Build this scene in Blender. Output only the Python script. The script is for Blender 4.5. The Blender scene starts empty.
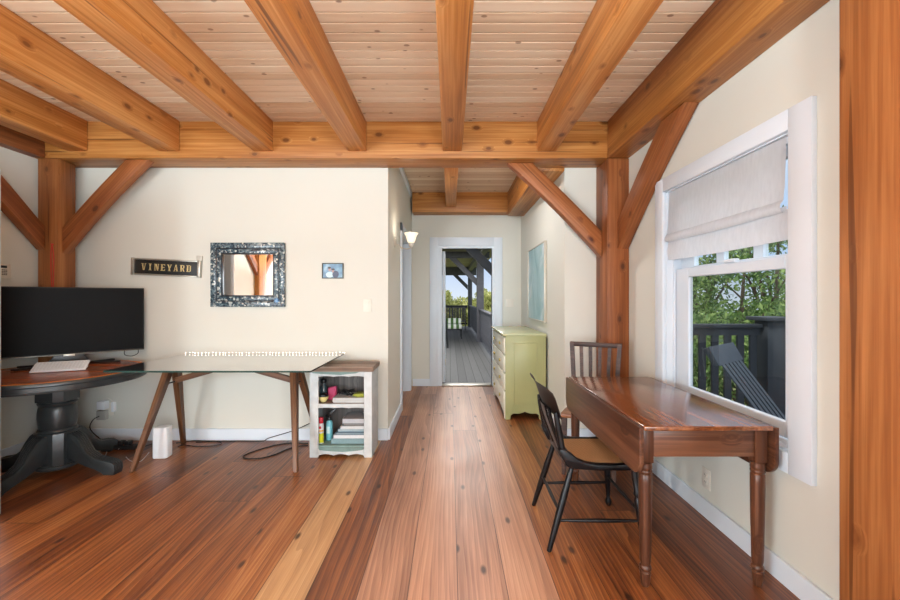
import bpy, bmesh, math, random
from mathutils import Vector, Matrix
random.seed(7)
scene = bpy.context.scene
COL = scene.collection
PI = math.pi

# ------------------------------------------------------------------ materials
def lin(c):
    out = []
    for v in c:
        v = v / 255.0
        out.append(v / 12.92 if v <= 0.04045 else ((v + 0.055) / 1.055) ** 2.4)
    return (out[0], out[1], out[2], 1.0)

class NT:
    def __init__(self, name):
        self.m = bpy.data.materials.new(name); self.m.use_nodes = True
        self.t = self.m.node_tree
        self.b = self.t.nodes['Principled BSDF']
        self.out = self.t.nodes['Material Output']
    def n(self, kind, **kw):
        nd = self.t.nodes.new(kind)
        for k, v in kw.items():
            if hasattr(nd, k): setattr(nd, k, v)
        return nd
    def l(self, a, b): self.t.links.new(a, b)
    def val(self, sock, v):
        if hasattr(v, 'is_output') or isinstance(v, bpy.types.NodeSocket): self.l(v, sock)
        else: sock.default_value = v
    def math(self, op, a, b=0.0, c=0.0):
        nd = self.n('ShaderNodeMath', operation=op)
        for i, v in enumerate((a, b, c)): self.val(nd.inputs[i], v)
        return nd.outputs[0]
    def mix(self, fac, a, b, blend='MIX'):
        nd = self.n('ShaderNodeMix', data_type='RGBA', blend_type=blend)
        self.val(nd.inputs[0], fac); self.val(nd.inputs[6], a); self.val(nd.inputs[7], b)
        return nd.outputs[2]
    def ramp(self, fac, stops):
        nd = self.n('ShaderNodeValToRGB')
        cr = nd.color_ramp
        while len(cr.elements) < len(stops): cr.elements.new(0.5)
        for e, (p, c) in zip(cr.elements, stops): e.position = p; e.color = c
        self.l(fac, nd.inputs[0]); return nd.outputs[0]
    def noise(self, vec, scale=5, detail=3, rough=0.5, dist=0.0):
        nd = self.n('ShaderNodeTexNoise')
        if vec is not None: self.l(vec, nd.inputs['Vector'])
        nd.inputs['Scale'].default_value = scale; nd.inputs['Detail'].default_value = detail
        nd.inputs['Roughness'].default_value = rough; nd.inputs['Distortion'].default_value = dist
        return nd.outputs[0]
    def obj(self): return self.n('ShaderNodeTexCoord').outputs['Object']
    def mapping(self, vec, scale=(1, 1, 1), loc=(0, 0, 0)):
        nd = self.n('ShaderNodeMapping'); self.l(vec, nd.inputs[0])
        nd.inputs['Scale'].default_value = scale; nd.inputs['Location'].default_value = loc
        return nd.outputs[0]
    def sep(self, vec):
        nd = self.n('ShaderNodeSeparateXYZ'); self.l(vec, nd.inputs[0]); return nd.outputs
    def comb(self, x, y, z):
        nd = self.n('ShaderNodeCombineXYZ')
        for i, v in enumerate((x, y, z)): self.val(nd.inputs[i], v)
        return nd.outputs[0]
    def bump(self, h, strength=0.2, dist=0.01):
        nd = self.n('ShaderNodeBump'); nd.inputs['Strength'].default_value = strength
        nd.inputs['Distance'].default_value = dist
        self.l(h, nd.inputs['Height']); self.l(nd.outputs[0], self.b.inputs['Normal'])
    def color(self, c): self.val(self.b.inputs['Base Color'], c)
    def rough(self, r): self.val(self.b.inputs['Roughness'], r)

def plain(name, c, rough=0.5, metal=0.0, vary=0.06, scale=8, spec=0.5, bump=0.0):
    t = NT(name); col = lin(c); o = t.obj()
    nz = t.noise(o, scale, 3)
    lo = tuple(max(0, v * (1 - vary)) for v in col[:3]) + (1,)
    hi = tuple(min(1, v * (1 + vary)) for v in col[:3]) + (1,)
    t.color(t.ramp(nz, [(0.3, lo), (0.7, hi)]))
    t.rough(rough); t.b.inputs['Metallic'].default_value = metal
    t.b.inputs['Specular IOR Level'].default_value = spec
    if bump: t.bump(t.noise(o, scale * 6, 2), bump, 0.004)
    return t.m

def emit(name, c, strength):
    t = NT(name); t.color(lin(c)); t.b.inputs['Emission Color'].default_value = lin(c)
    t.b.inputs['Emission Strength'].default_value = strength
    return t.m

def timber_mat(name, dark, mid, light, rough=0.45, knot=True, fine=1.0):
    t = NT(name)
    rnd = t.n('ShaderNodeObjectInfo').outputs['Random']
    o = t.obj()
    add = t.n('ShaderNodeVectorMath', operation='ADD')
    t.l(o, add.inputs[0]); off = t.math('MULTIPLY', rnd, 37.0)
    t.l(t.comb(off, t.math('MULTIPLY', rnd, 11.0), t.math('MULTIPLY', rnd, 23.0)), add.inputs[1])
    v = add.outputs[0]
    # knots: sparse cells
    kv = t.n('ShaderNodeTexVoronoi', feature='F1')
    t.l(t.mapping(v, (5.0, 8.5, 8.5)), kv.inputs['Vector']); kv.inputs['Scale'].default_value = 1.0
    kw = t.n('ShaderNodeTexWhiteNoise', noise_dimensions='3D'); t.l(kv.outputs['Position'], kw.inputs['Vector'])
    kd = t.math('ADD', kv.outputs['Distance'], t.math('MULTIPLY', t.math('GREATER_THAN', kw.outputs[0], 0.62), 1.0))
    kd = t.math('ADD', kd, t.math('MULTIPLY', t.math('SUBTRACT', kw.outputs[0], 0.3), 0.12))
    pull = t.math('MULTIPLY', t.math('SUBTRACT', 0.3, kd), 0.12)
    pull = t.math('MAXIMUM', pull, 0.0)
    s = t.sep(v)
    wv = t.comb(t.math('MULTIPLY', s[0], 0.55), t.math('ADD', s[1], pull), t.math('ADD', s[2], pull))
    g1 = t.noise(t.mapping(wv, (0.9, 11, 11)), 1.0, 5, 0.6, 0.25)
    g2 = t.noise(t.mapping(wv, (2.2, 70, 70)), 1.0, 3, 0.6, 0.3)
    g3 = t.noise(t.mapping(v, (1.0, 2.0, 2.0)), 1.0, 2)
    f = t.math('ADD', t.math('MULTIPLY', g1, 0.62), t.math('MULTIPLY', g2, 0.42 * fine))
    f = t.math('ADD', f, t.math('MULTIPLY', g3, 0.25))
    c = t.ramp(f, [(0.44, lin(dark)), (0.62, lin(mid)), (0.80, lin(light))])
    if knot:
        k = t.n('ShaderNodeMapRange'); k.inputs[1].default_value = 0.10; k.inputs[2].default_value = 0.135
        k.inputs[3].default_value = 1.0; k.inputs[4].default_value = 0.0
        t.l(kd, k.inputs[0])
        c = t.mix(t.math('MULTIPLY', k.outputs[0], 0.95), c, lin((30, 12, 6)))
        h = t.n('ShaderNodeMapRange'); h.inputs[1].default_value = 0.13; h.inputs[2].default_value = 0.26
        h.inputs[3].default_value = 0.7; h.inputs[4].default_value = 0.0
        t.l(kd, h.inputs[0])
        c = t.mix(h.outputs[0], c, lin(dark))
        # drying checks
        ck = t.noise(t.mapping(v, (0.7, 26, 26)), 1.0, 1, 0.4)
        ckm = t.n('ShaderNodeMapRange'); ckm.inputs[1].default_value = 0.70; ckm.inputs[2].default_value = 0.72
        ckm.inputs[3].default_value = 0.0; ckm.inputs[4].default_value = 0.6
        t.l(ck, ckm.inputs[0])
        c = t.mix(ckm.outputs[0], c, lin((70, 32, 14)))
    t.color(c); t.rough(rough)
    t.b.inputs['Specular IOR Level'].default_value = 0.35
    t.bump(g2, 0.12, 0.004)
    return t.m

M = {}
M['timber'] = timber_mat('golden_timber', (128, 74, 28), (168, 106, 48), (200, 142, 80))
M['joist'] = timber_mat('pale_golden_timber', (152, 88, 36), (196, 126, 60), (226, 166, 102))  # same golden timber, brightened in colour because the joists catch less light
M['timber_red'] = timber_mat('reddish_timber', (104, 56, 30), (140, 80, 42), (174, 110, 64))
M['timber_post'] = timber_mat('post_timber', (116, 66, 32), (146, 88, 46), (178, 118, 68))
M['furn_red'] = timber_mat('mahogany_stain', (48, 27, 18), (78, 46, 31), (116, 76, 54), 0.3, knot=False)
M['furn_top'] = timber_mat('worn_table_top', (66, 31, 15), (112, 62, 34), (158, 100, 62), 0.13, knot=False)
M['furn_top'].node_tree.nodes['Principled BSDF'].inputs['IOR'].default_value = 2.0
M['walnut'] = timber_mat('walnut', (62, 38, 24), (96, 62, 40), (132, 92, 62), 0.4, knot=False)
M['chair_brown'] = timber_mat('brown_chair_wood', (38, 24, 20), (64, 42, 34), (100, 72, 60), 0.45, knot=False)
M['weathered'] = timber_mat('weathered_top', (84, 64, 52), (128, 106, 90), (186, 174, 164), 0.6, knot=False)
M['grey_back'] = timber_mat('grey_boards', (58, 54, 52), (84, 79, 76), (116, 108, 104), 0.7, knot=False)

def wall_mat(name, c):
    t = NT(name); o = t.obj()
    nz = t.noise(o, 1.3, 2)
    col = lin(c)
    t.color(t.ramp(nz, [(0.3, tuple(v * .97 for v in col[:3]) + (1,)), (0.7, col)]))
    t.rough(0.75); t.b.inputs['Specular IOR Level'].default_value = 0.25
    t.bump(t.noise(o, 120, 3), 0.06, 0.003)
    return t.m
M['wall'] = wall_mat('cream_paint', (217, 216, 206))
M['white'] = plain('white_trim_paint', (220, 229, 238), 0.4, vary=0.02, scale=3)
M['offwhite'] = plain('chalk_white_paint', (190, 194, 194), 0.55, vary=0.1, scale=14)
M['plate'] = plain('ivory_plastic', (226, 220, 208), 0.35, vary=0.02)
M['whiteplastic'] = plain('white_plastic', (228, 232, 236), 0.3, vary=0.02)
M['black'] = plain('black_plastic', (20, 20, 21), 0.35, vary=0.1)
M['cord'] = plain('black_rubber', (22, 22, 24), 0.5, vary=0.1)
M['screen'] = plain('dark_screen', (10, 10, 11), 0.5, vary=0.03, spec=0.12)
M['charcoal'] = plain('charcoal_paint', (46, 50, 52), 0.32, vary=0.22, scale=10)
M['blackchair'] = plain('black_lacquer', (15, 12, 14), 0.33, vary=0.25, scale=14, spec=0.3)
M['silver'] = plain('silver_metal', (190, 186, 176), 0.35, 0.8)
M['nickel'] = plain('nickel', (212, 206, 194), 0.4, 0.35)
M['brass'] = plain('brass', (172, 156, 92), 0.4, 0.4)
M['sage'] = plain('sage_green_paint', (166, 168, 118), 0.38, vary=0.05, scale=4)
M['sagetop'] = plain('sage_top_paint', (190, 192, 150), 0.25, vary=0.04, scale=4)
M['palepaint'] = plain('pale_drawer_paint', (228, 226, 208), 0.35, vary=0.03, scale=5)
M['teal'] = plain('dusty_teal_paint', (112, 136, 130), 0.6, vary=0.14, scale=16)
M['gold'] = plain('faded_gold', (206, 186, 130), 0.6, vary=0.15, scale=20)
M['signblack'] = plain('sign_black', (28, 30, 30), 0.5, vary=0.25, scale=12)
M['redcord'] = plain('red_cord', (190, 50, 35), 0.6)
M['knotdark'] = plain('dark_peg', (60, 32, 18), 0.6)

def ceiling_mat():
    t = NT('ceiling_boards'); o = t.obj(); s = t.sep(o)
    idx = t.math('FLOOR', t.math('DIVIDE', s[1], 0.083))
    wn = t.n('ShaderNodeTexWhiteNoise', noise_dimensions='1D'); t.l(idx, wn.inputs['W'])
    offx = t.math('MULTIPLY', wn.outputs[0], 40.0)
    v = t.comb(t.math('ADD', s[0], offx), s[1], s[2])
    g = t.noise(t.mapping(v, (1.0, 26, 26)), 1.0, 4, 0.55, 0.5)
    f = t.math('ADD', t.math('MULTIPLY', g, 0.55), t.math('MULTIPLY', wn.outputs[0], 0.45))
    c = t.ramp(f, [(0.2, lin((208, 178, 146))), (0.5, lin((230, 206, 178))), (0.8, lin((242, 226, 204)))])
    kv = t.n('ShaderNodeTexVoronoi'); t.l(t.mapping(v, (6.5, 11, 11)), kv.inputs['Vector']); kv.inputs['Scale'].default_value = 1.0
    k = t.n('ShaderNodeMapRange'); k.inputs[1].default_value = 0.09; k.inputs[2].default_value = 0.14
    k.inputs[3].default_value = 0.7; k.inputs[4].default_value = 0.0
    t.l(kv.outputs['Distance'], k.inputs[0])
    c = t.mix(k.outputs[0], c, lin((120, 74, 48)))
    t.color(c); t.rough(0.5); t.b.inputs['Specular IOR Level'].default_value = 0.3
    return t.m
M['ceiling'] = ceiling_mat()

def floor_mat():
    t = NT('pine_floorboards'); o = t.obj(); s = t.sep(o)
    W = 0.225
    u = t.math('DIVIDE', t.math('ADD', s[0], 0.415), W)
    idx = t.math('FLOOR', u)
    wn = t.n('ShaderNodeTexWhiteNoise', noise_dimensions='1D'); t.l(t.math('ADD', idx, 31.0), wn.inputs['W'])
    r1 = wn.outputs[0]
    L = 5.2
    yv = t.math('DIVIDE', t.math('ADD', s[1], t.math('MULTIPLY', r1, 9.0)), L)
    idy = t.math('FLOOR', yv)
    wn2 = t.n('ShaderNodeTexWhiteNoise', noise_dimensions='2D')
    t.l(t.comb(idx, idy, 0.0), wn2.inputs['Vector'])
    r2 = wn2.outputs[0]
    ox = t.math('MULTIPLY', r2, 61.0)
    # cathedral grain: growth rings warped along the board
    vx = t.math('ADD', s[0], ox)
    warp = t.noise(t.mapping(t.comb(vx, t.math('ADD', s[1], ox), 0.0), (4.0, 0.42, 1)), 1.0, 2, 0.45)
    ring = t.math('FRACT', t.math('ADD', t.math('MULTIPLY', s[0], 34.0), t.math('MULTIPLY', warp, 9.0)))
    fine = t.noise(t.mapping(t.comb(vx, s[1], 0.0), (150, 2.2, 1)), 1.0, 3, 0.6)
    blot = t.noise(t.mapping(t.comb(vx, s[1], 0.0), (11, 0.45, 1)), 1.0, 5, 0.62)
    g = t.math('ADD', t.math('MULTIPLY', ring, 0.15), t.math('MULTIPLY', fine, 0.42))
    g = t.math('ADD', g, t.math('MULTIPLY', blot, 0.62))
    g = t.math('ADD', g, t.math('MULTIPLY', t.math('SUBTRACT', r2, 0.5), 0.22))
    base = t.ramp(g, [(0.36, lin((58, 27, 13))), (0.52, lin((108, 58, 27))), (0.68, lin((150, 90, 46))), (0.92, lin((196, 140, 86)))])
    # one board of paler wood beside the cabinet
    pale = t.ramp(g, [(0.3, lin((150, 108, 70))), (0.6, lin((196, 154, 108))), (0.9, lin((218, 184, 142)))])
    # the boards in the middle are mixed paler, unevenly by noise
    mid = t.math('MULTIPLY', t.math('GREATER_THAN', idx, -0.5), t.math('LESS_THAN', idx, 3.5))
    pale_noise = t.noise(t.mapping(t.comb(s[0], s[1], 0.0), (2.0, 0.6, 1)), 1.0, 3, 0.6)
    pale_mid = t.ramp(g, [(0.36, lin((160, 112, 86))), (0.62, lin((204, 158, 130))), (0.9, lin((226, 188, 162)))])
    base = t.mix(t.math('MULTIPLY', mid, t.math('MULTIPLY', pale_noise, 1.25)), base, pale_mid)
    is_p = t.math('COMPARE', idx, -2.0, 0.1)
    base = t.mix(t.math('MULTIPLY', is_p, 0.9), base, pale)
    kv = t.n('ShaderNodeTexVoronoi', voronoi_dimensions='2D'); t.l(t.mapping(t.comb(t.math('ADD', s[0], ox), s[1], 0.0), (4.6, 1.9, 1)), kv.inputs['Vector']); kv.inputs['Scale'].default_value = 1.0
    fkw = t.n('ShaderNodeTexWhiteNoise', noise_dimensions='2D'); t.l(kv.outputs['Position'], fkw.inputs['Vector'])
    k = t.n('ShaderNodeMapRange'); k.inputs[1].default_value = 0.035; k.inputs[2].default_value = 0.085
    k.inputs[3].default_value = 0.85; k.inputs[4].default_value = 0.0
    t.l(t.math('ADD', kv.outputs['Distance'], t.math('MULTIPLY', t.math('GREATER_THAN', fkw.outputs[0], 0.45), 1.0)), k.inputs[0])
    base = t.mix(k.outputs[0], base, lin((44, 22, 14)))
    # gaps
    fu = t.math('FRACT', u); e = t.math('MINIMUM', fu, t.math('SUBTRACT', 1.0, fu))
    gap = t.math('LESS_THAN', e, 0.009)
    fy = t.math('FRACT', yv); ey = t.math('MINIMUM', fy, t.math('SUBTRACT', 1.0, fy))
    gapy = t.math('LESS_THAN', ey, 0.0006)
    gp = t.math('MAXIMUM', gap, gapy)
    base = t.mix(t.math('MULTIPLY', gp, 0.8), base, lin((40, 20, 12)))
    t.color(base)
    rg = t.noise(o, 2.5, 3)
    t.rough(t.math('ADD', 0.28, t.math('MULTIPLY', rg, 0.2)))
    t.b.inputs['Specular IOR Level'].default_value = 0.75
    t.bump(t.math('SUBTRACT', t.math('MULTIPLY', fine, 0.3), gp), 0.15, 0.004)
    return t.m
M['floor'] = floor_mat()

def glass_mat(name, tint=(0.95, 0.97, 0.96), ior=1.45, base=0.0):
    t = NT(name); nt = t.t
    tr = t.n('ShaderNodeBsdfTransparent'); tr.inputs[0].default_value = tint + (1,)
    gl = t.n('ShaderNodeBsdfGlossy'); gl.inputs['Roughness'].default_value = 0.02
    fr = t.n('ShaderNodeFresnel'); fr.inputs['IOR'].default_value = ior
    mx = t.n('ShaderNodeMixShader')
    geo = t.n('ShaderNodeNewGeometry')
    fac = t.math('MULTIPLY', t.math('ADD', fr.outputs[0], base), t.math('SUBTRACT', 1.0, geo.outputs['Backfacing']))
    t.l(fac, mx.inputs[0]); t.l(tr.outputs[0], mx.inputs[1]); t.l(gl.outputs[0], mx.inputs[2])
    t.l(mx.outputs[0], t.out.inputs[0]); nt.nodes.remove(t.b)
    return t.m
M['glass'] = glass_mat('window_glass')
M['screened'] = glass_mat('screened_glass', (0.86, 0.88, 0.88))
M['deskglass'] = glass_mat('tabletop_glass', (0.84, 0.92, 0.90), 1.8, 0.5)
M['glassedge'] = plain('green_glass_edge', (18, 58, 54), 0.1)
def mirror_mat():
    t = NT('mirror_silver'); t.color((0.9, 0.9, 0.9, 1)); t.b.inputs['Metallic'].default_value = 1.0
    nz = t.noise(t.obj(), 2, 1); t.rough(t.math('MULTIPLY', nz, 0.02)); return t.m
M['mirror'] = mirror_mat()
def mosaic_mat():
    t = NT('shell_mosaic'); o = t.obj()
    v = t.n('ShaderNodeTexVoronoi'); t.l(t.mapping(o, (1, 1, 1)), v.inputs['Vector']); v.inputs['Scale'].default_value = 60
    w = t.n('ShaderNodeTexWhiteNoise', noise_dimensions='3D'); t.l(v.outputs['Position'], w.inputs['Vector'])
    c = t.ramp(w.outputs[0], [(0.0, lin((30, 42, 52))), (0.45, lin((74, 92, 102))), (0.8, lin((120, 138, 142))), (0.96, lin((220, 222, 214)))])
    big = t.noise(o, 7, 2)
    c = t.mix(t.math('MULTIPLY', big, 0.35), c, lin((40, 56, 72)))
    t.color(c); t.rough(0.25); return t.m
M['mosaic'] = mosaic_mat()
M['mosaicdark'] = plain('dark_mosaic_band', (30, 38, 46), 0.3, vary=0.3, scale=60)
def cane_mat():
    t = NT('woven_cane'); s = t.sep(t.obj())
    a = t.math('SINE', t.math('MULTIPLY', s[0], 700.0)); b = t.math('SINE', t.math('MULTIPLY', s[1], 700.0))
    w = t.math('MULTIPLY', t.math('ADD', a, t.math('ADD', b, 2.0)), 0.25)
    t.color(t.ramp(w, [(0.15, lin((150, 108, 66))), (0.6, lin((226, 186, 134)))])); t.rough(0.6); t.bump(w, 0.3, 0.002)
    return t.m
M['cane'] = cane_mat()
def shade_mat():
    t = NT('linen_shade'); o = t.obj()
    w = t.noise(t.mapping(o, (60, 60, 14)), 1.0, 3)
    t.color(t.ramp(w, [(0.3, lin((240, 241, 244))), (0.7, lin((248, 249, 252)))])); t.rough(0.85)
    t.bump(t.noise(t.mapping(o, (3, 3, 7)), 1.0, 1), 0.1, 0.006)
    tl = t.n('ShaderNodeBsdfTranslucent'); tl.inputs[0].default_value = lin((236, 236, 236))
    mx = t.n('ShaderNodeMixShader'); mx.inputs[0].default_value = 0.06
    t.l(t.b.outputs[0], mx.inputs[1]); t.l(tl.outputs[0], mx.inputs[2]); t.l(mx.outputs[0], t.out.inputs[0])
    return t.m
M['linen'] = shade_mat()
def art_mat():
    t = NT('abstract_canvas'); o = t.obj()
    n1 = t.noise(t.mapping(o, (1, 3.0, 2.0)), 1.0, 5, 0.6, 0.8)
    n2 = t.noise(t.mapping(o, (1, 9, 7), (3, 1, 2)), 1.0, 4, 0.65)
    c = t.ramp(n1, [(0.3, lin((120, 160, 166))), (0.5, lin((158, 188, 192))), (0.7, lin((206, 216, 220)))])
    m = t.n('ShaderNodeMapRange'); m.inputs[1].default_value = 0.58; m.inputs[2].default_value = 0.75; t.l(n2, m.inputs[0])
    c = t.mix(t.math('MULTIPLY', m.outputs[0], 0.7), c, lin((170, 190, 150)))
    t.color(c); t.rough(0.5); return t.m
M['art'] = art_mat()
def leaf_mat(name, a, b, c):
    t = NT(name); g = t.n('ShaderNodeNewGeometry')
    nz = t.noise(t.obj(), 0.8, 2)
    f = t.math('ADD', t.math('MULTIPLY', g.outputs['Random Per Island'], 0.6), t.math('MULTIPLY', nz, 0.4))
    col = t.ramp(f, [(0.2, lin(a)), (0.5, lin(b)), (0.8, lin(c))])
    t.color(col); t.rough(0.6)
    tl = t.n('ShaderNodeBsdfTranslucent'); t.l(col, tl.inputs[0])
    mx = t.n('ShaderNodeMixShader'); mx.inputs[0].default_value = 0.35
    t.l(t.b.outputs[0], mx.inputs[1]); t.l(tl.outputs[0], mx.inputs[2]); t.l(mx.outputs[0], t.out.inputs[0])
    return t.m
M['leaf'] = leaf_mat('green_leaves', (58, 84, 42), (92, 122, 62), (146, 168, 98))
M['scrub'] = leaf_mat('scrub_leaves', (110, 120, 60), (158, 162, 92), (204, 200, 136))
M['bark'] = plain('bark', (78, 66, 54), 0.9, vary=0.3)
M['ground'] = plain('meadow', (126, 130, 74), 0.95, vary=0.3, scale=0.6)
def deck_mat(name, c, axis=0, pitch=0.14):
    t = NT(name); s = t.sep(t.obj())
    u = t.math('DIVIDE', s[axis], pitch); i = t.math('FLOOR', u); f = t.math('FRACT', u)
    wn = t.n('ShaderNodeTexWhiteNoise', noise_dimensions='1D'); t.l(t.math('ADD', i, 3.0), wn.inputs['W'])
    nz = t.noise(t.mapping(t.obj(), (30, 3, 3) if axis == 0 else (3, 30, 3)), 1.0, 3)
    k = t.math('ADD', t.math('MULTIPLY', wn.outputs[0], 0.5), t.math('MULTIPLY', nz, 0.5))
    col = lin(c)
    cc = t.ramp(k, [(0.2, tuple(v * .75 for v in col[:3]) + (1,)), (0.8, tuple(min(1, v * 1.2) for v in col[:3]) + (1,))])
    gap = t.math('LESS_THAN', f, 0.09)
    t.color(t.mix(t.math('MULTIPLY', gap, 0.85), cc, lin((24, 24, 26)))); t.rough(0.7)
    return t.m
M['deck'] = deck_mat('grey_deck_boards', (74, 74, 74))
M['darkdeck'] = deck_mat('dark_deck_boards', (66, 66, 70))
M['porchceil'] = deck_mat('porch_ceiling_boards', (150, 142, 122), 1, 0.2)
M['greytimber'] = plain('grey_stained_timber', (84, 84, 90), 0.7, vary=0.15)
M['darkfence'] = plain('dark_stained_fence', (46, 50, 56), 0.7, vary=0.15)
M['darkchair'] = plain('dark_patio_paint', (52, 58, 66), 0.5, vary=0.1)
M['blackmetal'] = plain('black_metal', (30, 32, 34), 0.4)
def stripe_mat():
    t = NT('striped_cushion'); s = t.sep(t.obj())
    f = t.math('FRACT', t.math('MULTIPLY', s[0], 5.4))
    t.color(t.mix(t.math('GREATER_THAN', f, 0.5), lin((226, 230, 222)), lin((74, 112, 54)))); t.rough(0.8); return t.m
M['stripe'] = stripe_mat()

# ------------------------------------------------------------------ mesh building
class B:
    def __init__(self): self.bm = bmesh.new()
    def _add(self, verts, faces, mi=0):
        vs = [self.bm.verts.new(v) for v in verts]
        out = []
        for f in faces:
            try:
                fc = self.bm.faces.new([vs[i] for i in f]); fc.material_index = mi; out.append(fc)
            except ValueError: pass
        return vs, out
    def box(self, x0, x1, y0, y1, z0, z1, bev=0.0, mi=0, seg=2):
        vs, fs = self._add([(x0, y0, z0), (x1, y0, z0), (x1, y1, z0), (x0, y1, z0), (x0, y0, z1), (x1, y0, z1), (x1, y1, z1), (x0, y1, z1)],
                           [(3, 2, 1, 0), (4, 5, 6, 7), (0, 1, 5, 4), (1, 2, 6, 5), (2, 3, 7, 6), (3, 0, 4, 7)], mi)
        if bev > 0:
            es = list({e for f in fs for e in f.edges})
            bmesh.ops.bevel(self.bm, geom=es, offset=bev, segments=seg, profile=0.5, affect='EDGES')
        return self
    def hexa(self, pts, mi=0, bev=0.0):   # 8 points: bottom 4 ccw, top 4 ccw
        vs, fs = self._add(pts, [(3, 2, 1, 0), (4, 5, 6, 7), (0, 1, 5, 4), (1, 2, 6, 5), (2, 3, 7, 6), (3, 0, 4, 7)], mi)
        if bev > 0:
            bmesh.ops.bevel(self.bm, geom=list({e for f in fs for e in f.edges}), offset=bev, segments=1, affect='EDGES')
        return self
    def prism(self, outline, axis, a, b, bev=0.0, mi=0):
        # outline in the two remaining axes (order x,y,z without axis)
        def mk(p, t):
            if axis == 'x': return (t, p[0], p[1])
            if axis == 'y': return (p[0], t, p[1])
            return (p[0], p[1], t)
        n = len(outline)
        vs, fs = self._add([mk(p, a) for p in outline] + [mk(p, b) for p in outline],
                           [tuple(range(n - 1, -1, -1)), tuple(range(n, 2 * n))] + [(i, (i + 1) % n, n + (i + 1) % n, n + i) for i in range(n)], mi)
        bmesh.ops.recalc_face_normals(self.bm, faces=fs)
        if bev > 0:
            es = [e for e in {e for f in fs[:2] for e in f.edges}]
            bmesh.ops.bevel(self.bm, geom=es, offset=bev, segments=2, profile=0.5, affect='EDGES')
        return self
    def cyl(self, p0, p1, r0, r1=None, n=16, cap=True, mi=0):
        r1 = r0 if r1 is None else r1
        return self.tube([p0, p1], [r0, r1], n, cap, mi)
    def tube(self, pts, r, n=8, cap=True, mi=0, closed=False):
        P = [Vector(p) for p in pts]; m = len(P)
        R = r if isinstance(r, (list, tuple)) else [r] * m
        rings = []; prev = None
        for i in range(m):
            if closed: t = P[(i + 1) % m] - P[i - 1]
            elif i == 0: t = P[1] - P[0]
            elif i == m - 1: t = P[-1] - P[-2]
            else: t = (P[i + 1] - P[i]).normalized() + (P[i] - P[i - 1]).normalized()
            if t.length < 1e-9: t = Vector((0, 0, 1))
            t.normalize()
            if prev is None:
                a = Vector((0, 0, 1)) if abs(t.z) < 0.9 else Vector((1, 0, 0))
                nrm = (a - t * a.dot(t)).normalized()
            else:
                nrm = prev - t * prev.dot(t)
                nrm = nrm.normalized() if nrm.length > 1e-6 else t.orthogonal().normalized()
            prev = nrm; bn = t.cross(nrm)
            rings.append([self.bm.verts.new(P[i] + (nrm * math.cos(k * 2 * PI / n) + bn * math.sin(k * 2 * PI / n)) * R[i]) for k in range(n)])
        rng = range(m) if closed else range(m - 1)
        for i in rng:
            a, b = rings[i], rings[(i + 1) % m]
            for k in range(n):
                f = self.bm.faces.new((a[k], a[(k + 1) % n], b[(k + 1) % n], b[k])); f.material_index = mi
        if cap and not closed:
            f = self.bm.faces.new(rings[0][::-1]); f.material_index = mi
            f = self.bm.faces.new(rings[-1]); f.material_index = mi
        return self
    def lathe(self, prof, c=(0, 0), n=32, cap=True, axis=None, mi=0):
        # prof: [(r,z)], around vertical axis at c, or along segment axis=(p0,p1) with z measured from p0
        if axis:
            p0 = Vector(axis[0]); d = (Vector(axis[1]) - p0).normalized()
            a = Vector((0, 0, 1)) if abs(d.z) < 0.9 else Vector((1, 0, 0))
            u = (a - d * a.dot(d)).normalized(); w = d.cross(u)
        else:
            p0 = Vector((c[0], c[1], 0)); d = Vector((0, 0, 1)); u = Vector((1, 0, 0)); w = Vector((0, 1, 0))
        rings = []
        for r, z in prof:
            r = max(r, 1e-4)
            rings.append([self.bm.verts.new(p0 + d * z + (u * math.cos(2 * PI * k / n) + w * math.sin(2 * PI * k / n)) * r) for k in range(n)])
        for a, b in zip(rings, rings[1:]):
            for k in range(n):
                f = self.bm.faces.new((a[k], a[(k + 1) % n], b[(k + 1) % n], b[k])); f.material_index = mi
        if cap:
            f = self.bm.faces.new(rings[0][::-1]); f.material_index = mi
            f = self.bm.faces.new(rings[-1]); f.material_index = mi
        return self
    def sphere(self, c, r, seg=12, sz=(1, 1, 1)):
        mt = Matrix.Translation(c) @ Matrix.Diagonal((sz[0], sz[1], sz[2], 1))
        bmesh.ops.create_uvsphere(self.bm, u_segments=seg, v_segments=max(6, seg // 2), radius=r, matrix=mt)
        return self
    def mesh(self, name, mats, xf=None, smooth=40):
        bmesh.ops.recalc_face_normals(self.bm, faces=self.bm.faces)
        if xf is not None: self.bm.transform(xf)
        me = bpy.data.meshes.new(name); self.bm.to_mesh(me); self.bm.free()
        for m in (mats if isinstance(mats, (list, tuple)) else [mats]): me.materials.append(m)
        for p in me.polygons: p.use_smooth = True
        me.set_sharp_from_angle(angle=math.radians(smooth))
        return me

def link(o, parent=None):
    COL.objects.link(o)
    if parent is not None: o.parent = parent
    return o

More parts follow.
